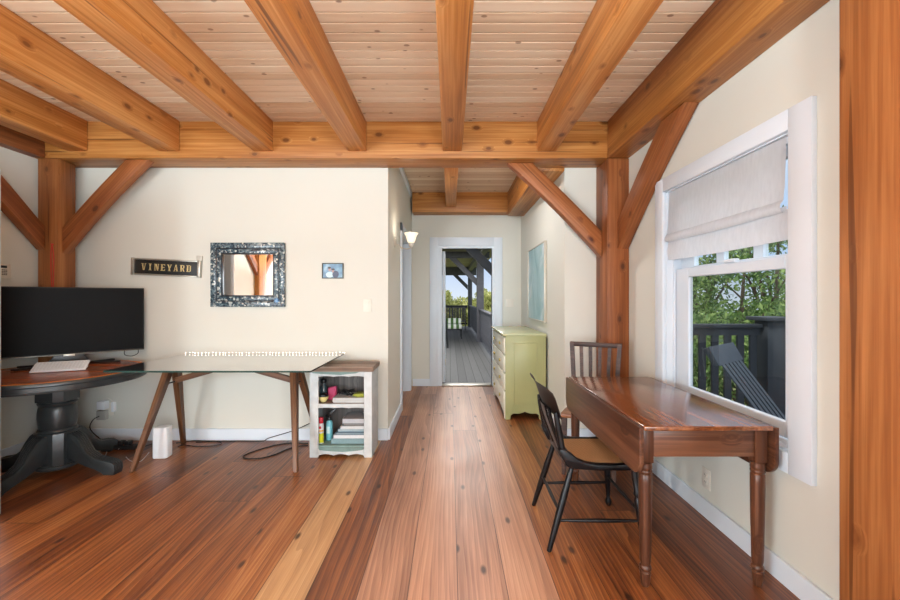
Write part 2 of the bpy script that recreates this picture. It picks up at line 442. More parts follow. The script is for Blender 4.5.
def part(name, b, mat, parent, label=None, local=False, smooth=40, origin=None):
    """child mesh: geometry given in world coordinates, unless local=True (parent coordinates)"""
    base = Vector((0, 0, 0)) if local else WL[parent.name]
    xf = Matrix.Translation(-base)
    o = bpy.data.objects.new(name, b.mesh(name, mat, xf, smooth))
    link(o, parent); WL[o.name] = Vector(base)
    if label: o['label'] = label
    return o
WL = {}
def thing(name, label, cat, loc=(0, 0, 0), rot=(0, 0, 0), group=None, kind=None):
    o = bpy.data.objects.new(name, None); link(o)
    o.location = loc; o.rotation_euler = rot; o.empty_display_size = 0.1
    WL[o.name] = Vector(loc)
    tag(o, label, cat, group, kind); return o
def tag(o, label=None, cat=None, group=None, kind=None):
    if label: o['label'] = label
    if cat: o['category'] = cat
    if group: o['group'] = group
    if kind: o['kind'] = kind
    return o
def single(name, b, mat, label=None, cat=None, group=None, kind=None, smooth=40):
    """top-level mesh object, geometry given in world coordinates; origin moved to the middle of its base"""
    me = b.mesh(name, mat, None, smooth)
    xs = [v.co.x for v in me.vertices]; ys = [v.co.y for v in me.vertices]; zs = [v.co.z for v in me.vertices]
    c = Vector(((min(xs) + max(xs)) / 2, (min(ys) + max(ys)) / 2, min(zs)))
    me.transform(Matrix.Translation(-c))
    o = bpy.data.objects.new(name, me); link(o); o.location = c; WL[o.name] = c
    return tag(o, label, cat, group, kind)
def struct(name, b, mat, parent=None, smooth=30):
    me = b.mesh(name, mat, None, smooth)
    o = bpy.data.objects.new(name, me); link(o, parent); WL[o.name] = Vector((0, 0, 0))
    o['kind'] = 'structure'; return o
def framed(name, b, mat, xdir, origin, label, cat, group=None, parent=None):
    """mesh given in world coordinates, object frame turned so that local X follows xdir (wood grain)"""
    x = Vector(xdir).normalized()
    up = Vector((0, 0, 1)) if abs(x.z) < 0.9 else Vector((0, 1, 0))
    y = up.cross(x).normalized(); z = x.cross(y)
    R = Matrix((x, y, z)).transposed().to_4x4()
    Mx = Matrix.Translation(Vector(origin)) @ R
    me = b.mesh(name, mat, Mx.inverted())
    o = bpy.data.objects.new(name, me); link(o)
    o.matrix_world = Mx
    return tag(o, label, cat, group)

def fp(u, v, z=0.0):      # a point of the floor plane seen from the photo's standpoint
    Y = (1.33 - z) * 400 / (v - 298); return Vector(((u - 450) * Y / 400, Y, z))
def smooth_path(pts, k=6):
    P = [Vector(p) for p in pts]; out = []
    for i in range(len(P) - 1):
        p0 = P[max(i - 1, 0)]; p1 = P[i]; p2 = P[i + 1]; p3 = P[min(i + 2, len(P) - 1)]
        for j in range(k):
            t = j / k
            out.append(0.5 * ((2 * p1) + (p2 - p0) * t + (2 * p0 - 5 * p1 + 4 * p2 - p3) * t * t + (3 * p1 - p0 - 3 * p2 + p3) * t ** 3))
    out.append(P[-1]); return out

# ------------------------------------------------------------------ shell
LW0, LW1, LZ0, LZ1 = -3.1, -1.3, 0.5, 2.25     # side windows added behind the standpoint for fill light
XL, XR = -3.62, 1.56          # side walls
YB, YE, YR = 3.75, 6.05, -3.6  # back wall, hall end, rear wall
HL, HR = -0.58, 1.074         # hall walls
ZC = 2.87
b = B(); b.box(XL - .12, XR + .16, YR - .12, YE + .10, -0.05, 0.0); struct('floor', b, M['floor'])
b = B()
p = 0.083; y0 = math.floor((YR - .12) / p) * p; k = 0
x0, x1 = XL - .12, XR + .16
while y0 < YE + .15:      # boards with a V groove between neighbours
    pr = [(y0 + .0055, ZC + .001), (y0 + .0065, ZC), (y0 + p - .0065, ZC), (y0 + p - .0055, ZC + .001), (y0 + p - .0055, ZC + .03), (y0 + .0055, ZC + .03)]
    b.prism(pr, 'x', x0, x1); y0 += p
struct('ceiling', b, M['ceiling'])
b = B(); b.box(XL - .2, XR + .2, YR - .2, YE + .2, ZC + .031, ZC + .12); struct('roof', b, plain('roof_sheathing', (84, 54, 38), .8))

b = B(); b.box(XL - .12, HL, YB, YB + .12, 0, ZC); struct('wall_back', b, M['wall'])
b = B(); b.box(XL - .12, XL, YR, LW0, 0, ZC); b.box(XL - .12, XL, LW1, YB, 0, ZC)
b.box(XL - .12, XL, LW0, LW1, 0, LZ0); b.box(XL - .12, XL, LW0, LW1, LZ1, ZC); struct('wall_left', b, M['wall'])
WY0, WY1, WZ0, WZ1 = 1.812, 2.895, 0.62, 2.10   # right window opening
b = B(); b.box(XR, XR + .16, YR, LW0, 0, ZC); b.box(XR, XR + .16, LW1, WY0, 0, ZC); b.box(XR, XR + .16, LW0, LW1, 0, LZ0); b.box(XR, XR + .16, LW0, LW1, LZ1, ZC); b.box(XR, XR + .16, WY1, YB, 0, ZC)
b.box(XR, XR + .16, WY0, WY1, 0, WZ0); b.box(XR, XR + .16, WY0, WY1, WZ1, ZC); struct('wall_right', b, M['wall'])
b = B(); b.box(HR, XR + .16, YB, YB + .12, 0, ZC); struct('wall_return', b, M['wall'])
b = B(); b.box(HR, HR + .12, YB + .12, YE, 0, ZC); struct('wall_hall_right', b, M['wall'])
DY0, DY1 = 4.75, 5.74
b = B(); b.box(HL - .12, HL, YB + .12, DY0, 0, ZC); b.box(HL - .12, HL, DY1, YE, 0, ZC); b.box(HL - .12, HL, DY0, DY1, 2.12, ZC)
struct('wall_hall_left', b, M['wall'])
EX0, EX1, EZ = -0.121, 0.635, 2.08
b = B(); b.box(-2.4, EX0, YE, YE + .1, 0, ZC); b.box(EX1, HR + .12, YE, YE + .1, 0, ZC); b.box(EX0, EX1, YE, YE + .1, EZ, ZC)
struct('wall_hall_end', b, M['wall'])
b = B(); b.box(-2.5, -2.4, YB + .12, YE + .1, 0, ZC); struct('wall_side_room', b, M['wall'])
# rear wall with three big glazed openings, added to light the room
RW = [(-3.2, -1.9), (-1.45, -0.15), (0.2, 1.4)]; RZ0, RZ1 = 0.25, 2.35
b = B(); xs = XL - .12
for a, c in RW:
    b.box(xs, a, YR - .12, YR, 0, ZC); b.box(a, c, YR - .12, YR, 0, RZ0); b.box(a, c, YR - .12, YR, RZ1, ZC); xs = c
b.box(xs, XR + .16, YR - .12, YR, 0, ZC); struct('wall_rear', b, M['wall'])

def base(name, x0, x1, y0, y1):
    b = B(); b.box(x0, x1, y0, y1, 0, .108, .003, seg=1); return struct('baseboard_' + name, b, M['white'])
base('back', XL + .018, HL, YB - .018, YB)
base('left', XL, XL + .018, 0.08, YB)
base('right', XR - .018, XR, 1.42, 3.47)
base('return', HR, 1.36, YB - .018, YB)
base('hall_left', HL, HL + .018, YB, DY0 - .085)
base('hall_right', HR - .018, HR, YB + .001, YE)
base('hall_end', HL + .018, EX0 - .185, YE - .018, YE)
b = B(); b.box(HL, HL + .03, YB, 5.8, 2.80, ZC, .004); struct('trim_1', b, M['white'])

# hall side doorway: jambs and casing
b = B()
b.box(HL - .12, HL, DY0, DY0 + .02, 0, 2.12); b.box(HL - .12, HL, DY1 - .02, DY1, 0, 2.12); b.box(HL - .12, HL, DY0, DY1, 2.10, 2.12)
b.box(HL - .02, HL + .02, DY0 - .09, DY0 + .005, 0, 2.21, .003); b.box(HL - .02, HL + .02, DY1 - .005, DY1 + .09, 0, 2.21, .003)
b.box(HL - .02, HL + .02, DY0 - .09, DY1 + .09, 2.115, 2.21, .003)
b.box(HL - .085, HL - .05, DY1 - .035, DY1 - .019, 0, 2.10)
struct('trim_2', b, M['white'])

# hall end doorway
b = B(); y = YE - .022
b.box(EX0 - .185, EX0 - .06, y, YE, 0, EZ + .165, .004); b.box(EX1 + .03, EX1 + .155, y, YE, 0, EZ + .165, .004)
b.box(EX0 - .06, EX1 + .03, y, YE, EZ + .04, EZ + .165, .004)
b.box(EX0 - .06, EX0, YE - .01, YE + .10, 0, EZ + .04); b.box(EX1, EX1 + .03, YE - .01, YE + .10, 0, EZ + .04)
b.box(EX0, EX1, YE - .01, YE + .10, EZ, EZ + .04)
struct('trim_3', b, M['white'])
b = B(); b.box(EX0, EX1, YE - .03, YE + .12, 0, .022, .004); struct('trim_4', b, M['silver'])
# exterior door folded back outside, only its edge shows
d = thing('door_2', None, None, (EX0, YE + .11, 0)); d['kind'] = 'structure'; del_ = None
b = B(); b.box(EX0 + .004, EX0 + .045, YE + .11, YE + .80, .03, EZ - .03, .004); part('door_panel', b, M['white'], d)
b = B()
for z in (.3, 1.1, 1.85): b.cyl((EX0 + .05, YE + .118, z), (EX0 + .05, YE + .118, z + .09), .008, n=8)
part('hinge', b, M['nickel'], d)

# open white door at the left edge of the view
hx, hy, fx, fy = -3.585, 1.93, -2.752, 2.452
dd = Vector((fx - hx, fy - hy, 0)); Ld = dd.length
d = thing('door_1', None, None, (hx, hy, 0.01), (0, 0, math.atan2(dd.y, dd.x))); d['kind'] = 'structure'
b = B(); b.box(0, Ld, -.04, 0, 0, 2.11, .003)
for z0, z1 in ((.2, .95), (1.08, 1.95)):
    b.box(.12, Ld - .12, 0, .006, z0, z1, .004); b.box(.12, Ld - .12, -.046, -.04, z0, z1, .004)
part('door_panel', b, M['white'], d, local=True)
b = B(); b.sphere((Ld - .07, .06, 1.0), .028); b.cyl((Ld - .07, 0, 1.0), (Ld - .07, .05, 1.0), .01); b.sphere((Ld - .07, -.1, 1.0), .028); b.cyl((Ld - .07, -.04, 1.0), (Ld - .07, -.09, 1.0), .01)
part('door_knob', b, M['nickel'], d, local=True)

# ------------------------------------------------------------------ timber frame
ZB = 2.548; YF = 3.48
def tim(name, x0, x1, y0, y1, z0, z1, axis, mat, label, cat, group=None, bev=.008):
    b = B(); b.box(x0, x1, y0, y1, z0, z1, bev)
    xd = {'x': (1, 0, 0), 'y': (0, 1, 0), 'z': (0, 0, 1)}[axis]
    return framed(name, b, mat, xd, ((x0 + x1) / 2, (y0 + y1) / 2, z0), label, cat, group)
tim('cross_beam', XL, XR, YF, YB - .001, ZB, ZC, 'x', M['timber'], 'long golden timber beam spanning the room under the joists', 'beam')
tim('wall_beam', 1.368, XR, -3.55, YF - .001, ZB, ZC, 'y', M['timber'], 'heavy golden wall beam running above the window', 'beam')
tim('wall_beam', XL, -3.52, -3.55, YF - .001, ZB, ZC, 'y', M['timber_red'], 'dark golden wall beam at the far left above the cream wall', 'beam')
JZ = 2.605
JL = ['leftmost golden ceiling joist, next to the left wall beam', 'second golden ceiling joist from the left, with long side face showing',
      'third golden ceiling joist from the left, pinkish underside', 'fourth golden ceiling joist from the left, above the shell mirror',
      'middle ceiling joist seen straight on, with big dark knots', 'rightmost free ceiling joist, beside the heavy wall beam']
for (x0, x1), lb in zip([(-3.32, -3.149), (-2.525, -2.349), (-1.708, -1.537), (-.887, -.725), (-.0635, .104), (.757, .92)], JL):
    tim('ceiling_joist', x0, x1, -3.55, YF - .002, JZ, ZC, 'y', M['joist'], lb, 'joist', 'ceiling joists in the main room')
tim('post', -3.589, -3.415, YF, 3.652, 0, ZB - .001, 'z', M['timber_post'], 'golden timber post on the left behind the black television', 'post')
tim('post', 1.368, XR, YF, YB - .002, 0, ZB - .001, 'z', M['timber_red'], 'reddish timber post behind the brown slat-back chair', 'post')
tim('post', 1.372, XR, 1.19, 1.414, 0, ZB - .001, 'z', M['timber_post'], 'big reddish timber post at the right edge, close to the camera', 'post')
tim('post', XL, -3.53, -.23, .07, 0, ZB - .001, 'z', M['timber'], 'golden post with two knee braces seen in the mirror', 'post')
# hall timbers
tim('hall_beam', HL + .03, HR, 5.81, YE, 2.58, ZC, 'x', M['timber'], 'golden beam above the open porch door at the hall end', 'beam')
tim('hall_beam', .835, HR, YB, 5.809, 2.52, ZC, 'y', M['timber'], 'golden beam along the right hall wall under the ceiling', 'beam')
tim('hall_joist', -.06, .085, YB, 5.809, 2.65, ZC, 'y', M['joist'], 'short pale joist down the middle of the hall ceiling', 'joist')

def brace(plane, ax0, ax1, post, zl, zu, bl, bu, mat, label):
    """knee brace. plane 'x': outline in XZ, extruded over y=ax0..ax1; plane 'y': outline in YZ, extruded over x"""
    s = 1 if bl > post else -1
    def cv(p, q, bow, n=8):
        out = []
        for i in range(n + 1):
            t = i / n; w = math.sin(PI * t) * bow
            out.append((p[0] + (q[0] - p[0]) * t + s * w * .7, p[1] + (q[1] - p[1]) * t - w * .7))
        return out
    low = cv((post, zl), (bl, ZB - .001), -.02); up = cv((bu, ZB - .001), (post, zu), -.008)
    b = B(); b.prism(low + up, 'y' if plane == 'x' else 'x', ax0, ax1, .006)
    mid0 = (zl + zu) / 2; mid1 = (bl + bu) / 2
    if plane == 'x': xd = (mid1 - post, 0, ZB - mid0); og = (post, (ax0 + ax1) / 2, mid0)
    else: xd = (0, mid1 - post, ZB - mid0); og = ((ax0 + ax1) / 2, post, mid0)
    return framed('knee_brace', b, mat, xd, og, label, 'brace')
brace('x', 3.52, 3.60, -3.414, 1.725, 1.95, -2.655, -2.86, M['timber_red'], 'reddish knee brace from the left post to the long beam')
brace('y', -3.60, -3.52, YF - .002, 1.75, 1.95, 2.63, 2.88, M['timber_red'], 'reddish knee brace running out of the left edge of the photo')
brace('x', 3.60, 3.69, 1.367, 1.70, 1.93, .52, .745, M['timber_red'], 'dark knee brace across the hall opening, right of the porch door')
brace('y', 1.455, 1.552, YF - .002, 1.755, 2.0, 2.486, 2.77, M['timber_red'], 'reddish knee brace along the right wall beside the window')
brace('y', -3.61, -3.55, .072, 1.75, 1.95, .92, .67, M['timber_red'], 'knee brace reflected at the left of the mirrored post')
brace('y', -3.61, -3.55, -.232, 1.75, 1.95, -1.08, -.83, M['timber_red'], 'knee brace reflected at the right of the mirrored post')

# ------------------------------------------------------------------ right window
w = thing('window_1', None, None, (XR, 2.35, .536)); w['kind'] = 'structure'
b = B(); cx0, cx1 = XR - .026, XR
b.box(cx0, cx1, 1.698, 1.818, .530, 2.19, .003); b.box(cx0, cx1, 2.889, 2.995, .530, 2.19, .003)
b.box(cx0, cx1, 1.818, 2.889, 2.094, 2.19, .003); b.box(cx0, cx1, 1.818, 2.889, .530, .626, .003)
part('casing', b, M['white'], w)
b = B()   # jamb liner with stepped stops
b.box(XR, XR + .16, WY0 - .001, WY0 + .012, WZ0, WZ1); b.box(XR, XR + .16, WY1 - .012, WY1 + .001, WZ0, WZ1)
b.box(XR, XR + .16, WY0, WY1, WZ0 - .001, WZ0 + .014); b.box(XR, XR + .16, WY0, WY1, WZ1 - .012, WZ1)
for yy in (WY0 + .012, WY1 - .026): b.box(XR + .045, XR + .06, yy, yy + .014, WZ0, WZ1)
b.box(XR + .045, XR + .06, WY0, WY1, WZ0 + .014, WZ0 + .03)
part('window_frame', b, M['white'], w)
def sash(name, x0, x1, y0, y1, z0, z1, st, bot, top):
    b = B(); b.box(x0, x1, y0, y0 + st, z0, z1, .004, seg=1); b.box(x0, x1, y1 - st - .035, y1, z0, z1, .004, seg=1)
    b.box(x0, x1, y0 + st, y1 - st - .035, z0, z0 + bot, .004, seg=1); b.box(x0, x1, y0 + st, y1 - st - .035, z1 - top, z1, .004, seg=1)
    return b
s1 = part('lower_sash', sash('s', XR + .065, XR + .10, WY0 + .014, WY1 - .014, WZ0 + .03, 1.535, .115, .078, .062), M['white'], w)
b = B(); b.box(XR + .08, XR + .084, WY0 + .12, WY1 - .12, .725, 1.48); part('pane', b, M['screened'], s1)
b = sash('s', XR + .105, XR + .14, WY0 + .014, WY1 - .014, 1.50, WZ1 - .014, .115, .05, .06)
for yy in (2.165, 2.47): b.box(XR + .108, XR + .137, yy - .034, yy + .034, 1.55, WZ1 - .05)
s2 = part('upper_sash', b, M['white'], w)
b = B(); b.box(XR + .12, XR + .124, WY0 + .12, WY1 - .12, 1.54, WZ1 - .06); part('pane', b, M['glass'], s2)
b = B(); b.box(XR + .05, XR + .085, 2.27, 2.36, 1.535, 1.556, .005); part('sash_lock', b, M['white'], w)

# roman shade
r = thing('roman_shade', 'white linen roman shade half lowered in the right window', 'blind', (XR + .02, 2.37, 1.60))
def shade_strip(prof, y0, y1, sag=0.0, n=16):
    b = B(); rows = []
    for i in range(n + 1):
        yy = y0 + (y1 - y0) * i / n
        sg = sag * math.sin(PI * i / n)
        rows.append([b.bm.verts.new((x, yy, z - sg * wgt)) for x, z, wgt in prof])
    for a, c in zip(rows, rows[1:]):
        for k in range(len(prof) - 1): b.bm.faces.new((a[k], a[k + 1], c[k + 1], c[k]))
    g = bmesh.ops.solidify(b.bm, geom=b.bm.faces[:], thickness=.004)
    return b
prof = [(XR + .012, 2.085, 0), (XR + .008, 1.98, 0), (XR + .004, 1.86, 0), (XR - .004, 1.785, .1)]
part('upper_panel', shade_strip(prof, 1.868, 2.868, .006), M['linen'], r)
prof = [(XR - .004, 1.787, .1), (XR - .018, 1.77, .3), (XR - .022, 1.745, .6), (XR - .012, 1.728, .8), (XR + .006, 1.735, .5), (XR + .012, 1.76, 0)]
part('fold', shade_strip(prof, 1.866, 2.87, .008), M['linen'], r)
prof = [(XR + .006, 1.745, 0), (XR - .002, 1.70, .3), (XR - .006, 1.66, .8), (XR - .002, 1.625, 1), (XR + .004, 1.60, .6)]
part('lower_panel', shade_strip(prof, 1.83, 2.862, .010), M['linen'], r)
b = B(); b.box(XR + .012, XR + .045, 1.835, 2.87, 2.05, 2.085, .004); part('headrail', b, M['white'], r)
b = B(); b.tube(smooth_path([(XR + .02, 1.845, 2.05), (XR + .02, 1.843, 1.9), (XR + .022, 1.845, 1.74)]), .0025, 6); part('lift_cord', b, M['white'], r)

b = B(); b.box(XL - 2.6, XR + .3, YR - 2.6, YR - .25, 2.62, 2.72); b.box(XL - 2.6, XL - .25, YR - .25, 0.5, 2.62, 2.72); struct('eaves', b, M['white'])  # unseen eaves added to keep the sun out of rear and left windows
# rear windows added unseen behind the standpoint to light the room
for i, (a, c) in enumerate(RW):
    w = thing('window_%d' % (i + 2), None, None, ((a + c) / 2, YR, RZ0)); w['kind'] = 'structure'
    b = B()
    b.box(a, a + .05, YR - .1, YR + .02, RZ0, RZ1); b.box(c - .05, c, YR - .1, YR + .02, RZ0, RZ1)
    b.box(a + .05, c - .05, YR - .1, YR + .02, RZ0, RZ0 + .05); b.box(a + .05, c - .05, YR - .1, YR + .02, RZ1 - .05, RZ1)
    b.box((a + c) / 2 - .02, (a + c) / 2 + .02, YR - .08, YR - .03, RZ0, RZ1)
    part('window_frame', b, M['white'], w)

w = thing('window_5', None, None, (XL, (LW0 + LW1) / 2, LZ0)); w['kind'] = 'structure'  # unseen left window, added to brighten the right wall
b = B()
b.box(XL - .1, XL + .02, LW0, LW0 + .05, LZ0, LZ1); b.box(XL - .1, XL + .02, LW1 - .05, LW1, LZ0, LZ1)
b.box(XL - .1, XL + .02, LW0 + .05, LW1 - .05, LZ0, LZ0 + .05); b.box(XL - .1, XL + .02, LW0 + .05, LW1 - .05, LZ1 - .05, LZ1)
part('window_frame', b, M['white'], w)

w = thing('window_6', None, None, (XR, (LW0 + LW1) / 2, LZ0)); w['kind'] = 'structure'  # unseen right window, added to brighten the left side
b = B()
b.box(XR - .02, XR + .1, LW0, LW0 + .05, LZ0, LZ1); b.box(XR - .02, XR + .1, LW1 - .05, LW1, LZ0, LZ1)
b.box(XR - .02, XR + .1, LW0 + .05, LW1 - .05, LZ0, LZ0 + .05); b.box(XR - .02, XR + .1, LW0 + .05, LW1 - .05, LZ1 - .05, LZ1)
part('window_frame', b, M['white'], w)

# ------------------------------------------------------------------ wall things
def plate(name, label, cat, c, wy, hz, normal, kind):
    x, y, z = c
    b = B(); f = B()
    if normal == 'y':
        b.box(x - wy / 2, x + wy / 2, y - .006, y, z - hz / 2, z + hz / 2, .003)
    else:
        b.box(x - .006, x, y - wy / 2, y + wy / 2, z - hz / 2, z + hz / 2, .003)
    t = thing(name, label, cat, (x, y, z - hz / 2))
    part('cover_plate', b, M['plate'], t)
    gangs = 2 if kind == 'switch2' else 1
    if kind.startswith('switch'):
        for g in range(gangs):
            f = B(); ox = 0 if gangs == 1 else (-.022 + .044 * g)
            f.box(x + ox - .016, x + ox + .016, y - .010, y - .006, z - .033, z + .033, .002); part('rocker', f, M['plate'], t)
    else:
        for s in (-1, 1):
            f = B(); zz = z + s * .02
            if normal == 'y':
                f.box(x - .017, x + .017, y - .0085, y - .006, zz - .014, zz + .014, .002)
                for q in (-.006, .006): f.box(x + q - .0012, x + q + .0012, y - .0095, y - .0085, zz - .003, zz + .006, mi=1)
                f.cyl((x, y - .0095, zz - .008), (x, y - .0085, zz - .008), .002, n=8, mi=1)
            else:
                f.box(x - .0085, x - .006, y - .017, y + .017, zz - .014, zz + .014, .002)
                for q in (-.006, .006): f.box(x - .0095, x - .0085, y + q - .0012, y + q + .0012, zz - .003, zz + .006, mi=1)
                f.cyl((x - .0095, y, zz - .008), (x - .0085, y, zz - .008), .002, n=8, mi=1)
            part('socket', f, [M['plate'], M['black']], t)
    return t
plate('light_switch', 'ivory rocker switch on the back wall above the white cabinet', 'switch', (-.773, YB - .0005, 1.26), .075, .12, 'y', 'switch')
plate('light_switch', 'ivory double switch beside the porch door in the hall', 'switch', (.90, YE - .0005, 1.255), .118, .12, 'y', 'switch2')
plate('wall_outlet', 'ivory outlet low on the right wall under the drop-leaf table', 'outlet', (XR - .0005, 2.43, .235), .078, .122, 'x', 'outlet')
# outlet at the left with adapters plugged in
plate('wall_outlet', 'ivory outlet crowded with adapters near the black pedestal table', 'outlet', (-3.21, YB - .0005, .29), .115, .12, 'y', 'outlet')
b = B(); b.box(-3.255, -3.185, YB - .07, YB - .0102, .30, .375, .006); single('plug_adapter', b, M['whiteplastic'], 'white plug adapter in the left wall outlet, under a thin cord', 'adapter')
b = B(); b.box(-3.27, -3.19, YB - .055, YB - .0102, .20, .285, .005); single('power_adapter', b, plain('grey_plastic', (168, 166, 160), .4), 'grey power adapter below the white one in the left outlet', 'adapter')
b = B(); b.box(-3.15, -3.125, YB - .035, YB - .001, .27, .36, .005); single('plug_adapter', b, M['whiteplastic'], 'slim white plug-in stick right of the crowded left outlet', 'adapter')
b = B(); b.tube(smooth_path([(-3.22, YB - .03, .376), (-3.215, YB - .035, .395), (-3.17, YB - .04, .40), (-3.138, YB - .02, .361)]), .002, 6); single('thin_cord', b, M['plate'], 'thin pale cord arching over the white plug adapter', 'cord')

# alarm keypad on left wall
t = thing('alarm_keypad', 'ivory alarm keypad with small dark display on the left wall', 'keypad', (XL, 3.21, 1.49))
b = B(); b.box(XL, XL + .022, 3.18, 3.282, 1.49, 1.605, .006); part('housing', b, M['plate'], t)
b = B(); b.box(XL + .022, XL + .0235, 3.195, 3.248, 1.572, 1.592); part('display', b, M['black'], t)
for i in range(4):
    for j in range(3):
        b = B(); b.box(XL + .022, XL + .025, 3.21 + j * .014, 3.22 + j * .014, 1.515 + i * .0125, 1.523 + i * .0125); part('key', b, plain('key_grey', (120, 116, 108)) if i + j == 0 else bpy.data.materials['key_grey'], t)

# VINEYARD sign
sg = thing('name_sign', 'black and gold VINEYARD street sign in silver frame', 'sign', (-2.645, YB - .001, 1.613), (0, math.radians(2.6), 0))
b = B(); b.box(-.312, .312, -.020, 0, -.070, .070, .002); part('panel', b, M['signblack'], sg, local=True)
b = B(); b.box(-.312, .312, -.028, 0, .064, .078, .003); b.box(-.312, .312, -.028, 0, -.078, -.064, .003)
for s in (-1, 1): b.box(s * .308 - .014, s * .308 + .014, -.034, 0, -.08, .08, .004)
part('frame', b, M['silver'], sg, local=True)
def letter(ch):
    """stroke quads in a 1 x 1.3 cell: stencil serif capitals"""
    S = []
    bar = lambda x0, z0, x1, z1: S.append([(x0, z0), (x1, z0), (x1, z1), (x0, z1)])
    dg = lambda x0, x1, z0, X0, X1, z1: S.append([(x0, z0), (x1, z0), (X1, z1), (X0, z1)])
    H = 1.3
    if ch == 'V': dg(.38, .52, 0, .10, .36, H); dg(.55, .66, 0.02, .78, .90, H); bar(0, H - .1, .44, H); bar(.68, H - .1, 1, H)
    if ch == 'I': bar(.36, 0, .64, .6); bar(.36, .7, .64, H); bar(.2, 0, .8, .1); bar(.2, H - .1, .8, H)
    if ch == 'N': bar(.1, 0, .24, H); dg(.62, .9, 0, .26, .5, H); bar(.8, .28, .92, H); bar(0, 0, .34, .1); bar(0, H - .1, .3, H); bar(.7, H - .1, 1.02, H)
    if ch == 'E': bar(.12, 0, .4, H); bar(.46, 0, .92, .14); bar(.46, H - .14, .92, H); bar(.46, .58, .78, .72); bar(.84, 0, .92, .34); bar(.84, H - .34, .92, H); bar(.0, 0, .4, .1); bar(0, H - .1, .4, H)
    if ch == 'Y': bar(.36, 0, .64, .55); dg(.36, .56, .62, .06, .36, H); dg(.6, .7, .62, .78, .92, H); bar(.2, 0, .8, .1); bar(0, H - .1, .42, H); bar(.68, H - .1, 1, H)
    if ch == 'A': dg(.1, .22, 0, .4, .5, H); dg(.62, .92, 0, .52, .64, H); bar(.3, .36, .6, .48); bar(0, 0, .34, .1); bar(.52, 0, 1.02, .1)
    if ch == 'R': bar(.12, 0, .4, H); bar(.46, H - .13, .74, H); bar(.46, .56, .74, .69); bar(.7, .66, .92, H - .1); dg(.72, .98, 0, .52, .76, .52); bar(0, 0, .44, .1); bar(0, H - .1, .4, H)
    if ch == 'D': bar(.12, 0, .4, H); bar(.46, 0, .74, .13); bar(.46, H - .13, .74, H); bar(.72, .1, .96, H - .1); bar(0, 0, .4, .1); bar(0, H - .1, .4, H)
    return S
hgt = .062 / 1.3; xx = -.232
b = B()
for ch in 'VINEYARD':
    for q in letter(ch):
        b.prism([(xx + p[0] * hgt * .93, -.031 + p[1] * hgt) for p in q], 'y', -.0225, -.0201)
    xx += .060
part('lettering', b, M['gold'], sg, local=True, label='gold stencil letters VINEYARD')
b = B(); b.box(.268, .325, -.012, -.001, .075, .125, .002); b.cyl((.297, -.014, .1), (.297, -.012, .1), .008, n=10)
part('hanger_tab', b, plain('clear_tape', (206, 200, 188), .2), sg, local=True)

# shell mosaic mirror
mi = thing('wall_mirror', 'square mirror in wide dark shell mosaic frame above the glass desk', 'mirror', (-1.883, YB - .001, 1.247))
X0, X1, Z0, Z1 = -2.227, -1.54, 1.247, 1.845
ix0, ix1, iz0, iz1 = -2.108, -1.645, 1.345, 1.742
def ring(x0, x1, z0, z1, w, ya, yb, bev=.003):
    b = B(); b.box(x0, x1, ya, yb, z0, z0 + w, bev); b.box(x0, x1, ya, yb, z1 - w, z1, bev)
    b.box(x0, x0 + w, ya, yb, z0 + w, z1 - w, bev); b.box(x1 - w, x1, ya, yb, z0 + w, z1 - w, bev); return b
part('outer_frame', ring(X0, X1, Z0, Z1, .05, YB - .035, YB - .001), M['mosaic'], mi)
part('dark_band', ring(X0 + .05, X1 - .05, Z0 + .05, Z1 - .05, .009, YB - .032, YB - .001), M['mosaicdark'], mi)
part('inner_frame', ring(X0 + .059, X1 - .059, Z0 + .059, Z1 - .059, .038, YB - .034, YB - .001), M['mosaic'], mi)
part('lip', ring(X0 + .097, X1 - .097, Z0 + .097, Z1 - .097, .012, YB - .03, YB - .001), M['mosaicdark'], mi)
b = B(); b.box(X0 + .10, X1 - .10, YB - .014, YB - .004, Z0 + .10, Z1 - .10); part('mirror_glass', b, M['mirror'], mi)
b = B()
for k in range(5):
    a = k * 2 * PI / 5; b.prism([(X1 - .07 + .028 * math.cos(a + q) * (1 if i % 2 == 0 else .6), Z0 + .058 + .028 * math.sin(a + q) * (1 if i % 2 == 0 else .6)) for i, q in enumerate((-.3, -.6, .0, .6, .3))], 'y', YB - .042, YB - .035)
b.cyl((X1 - .07, YB - .045, Z0 + .058), (X1 - .07, YB - .035, Z0 + .058), .017, n=12)
part('flower_ornament', b, plain('blue_shell', (84, 132, 176), .3), mi)

# small photograph
pc = thing('small_picture', 'small framed blue snapshot of two people on the back wall', 'picture', (-1.097, YB - .001, 1.512))
b = ring(-1.197, -.997, 1.512, 1.657, .009, YB - .016, YB - .001, .002); part('picture_frame', b, plain('dark_frame', (70, 72, 66), .4), pc)
b = B(); b.box(-1.19, -1.004, YB - .008, YB - .002, 1.519, 1.65)
def snap_mat():
    t = NT('snapshot_backdrop'); n = t.noise(t.obj(), 14, 3)
    t.color(t.ramp(n, [(0.3, lin((60, 100, 136))), (0.55, lin((104, 146, 174))), (0.72, lin((180, 200, 208)))])); t.rough(.3); return t.m
ph = part('photo_print', b, snap_mat(), pc)
def blob(cx, cz, rx, rz, y, n=14): 
    b = B(); b.prism([(cx + rx * math.cos(2 * PI * i / n), cz + rz * math.sin(2 * PI * i / n)) for i in range(n)], 'y', y - .001, y); return b
yy = YB - .008
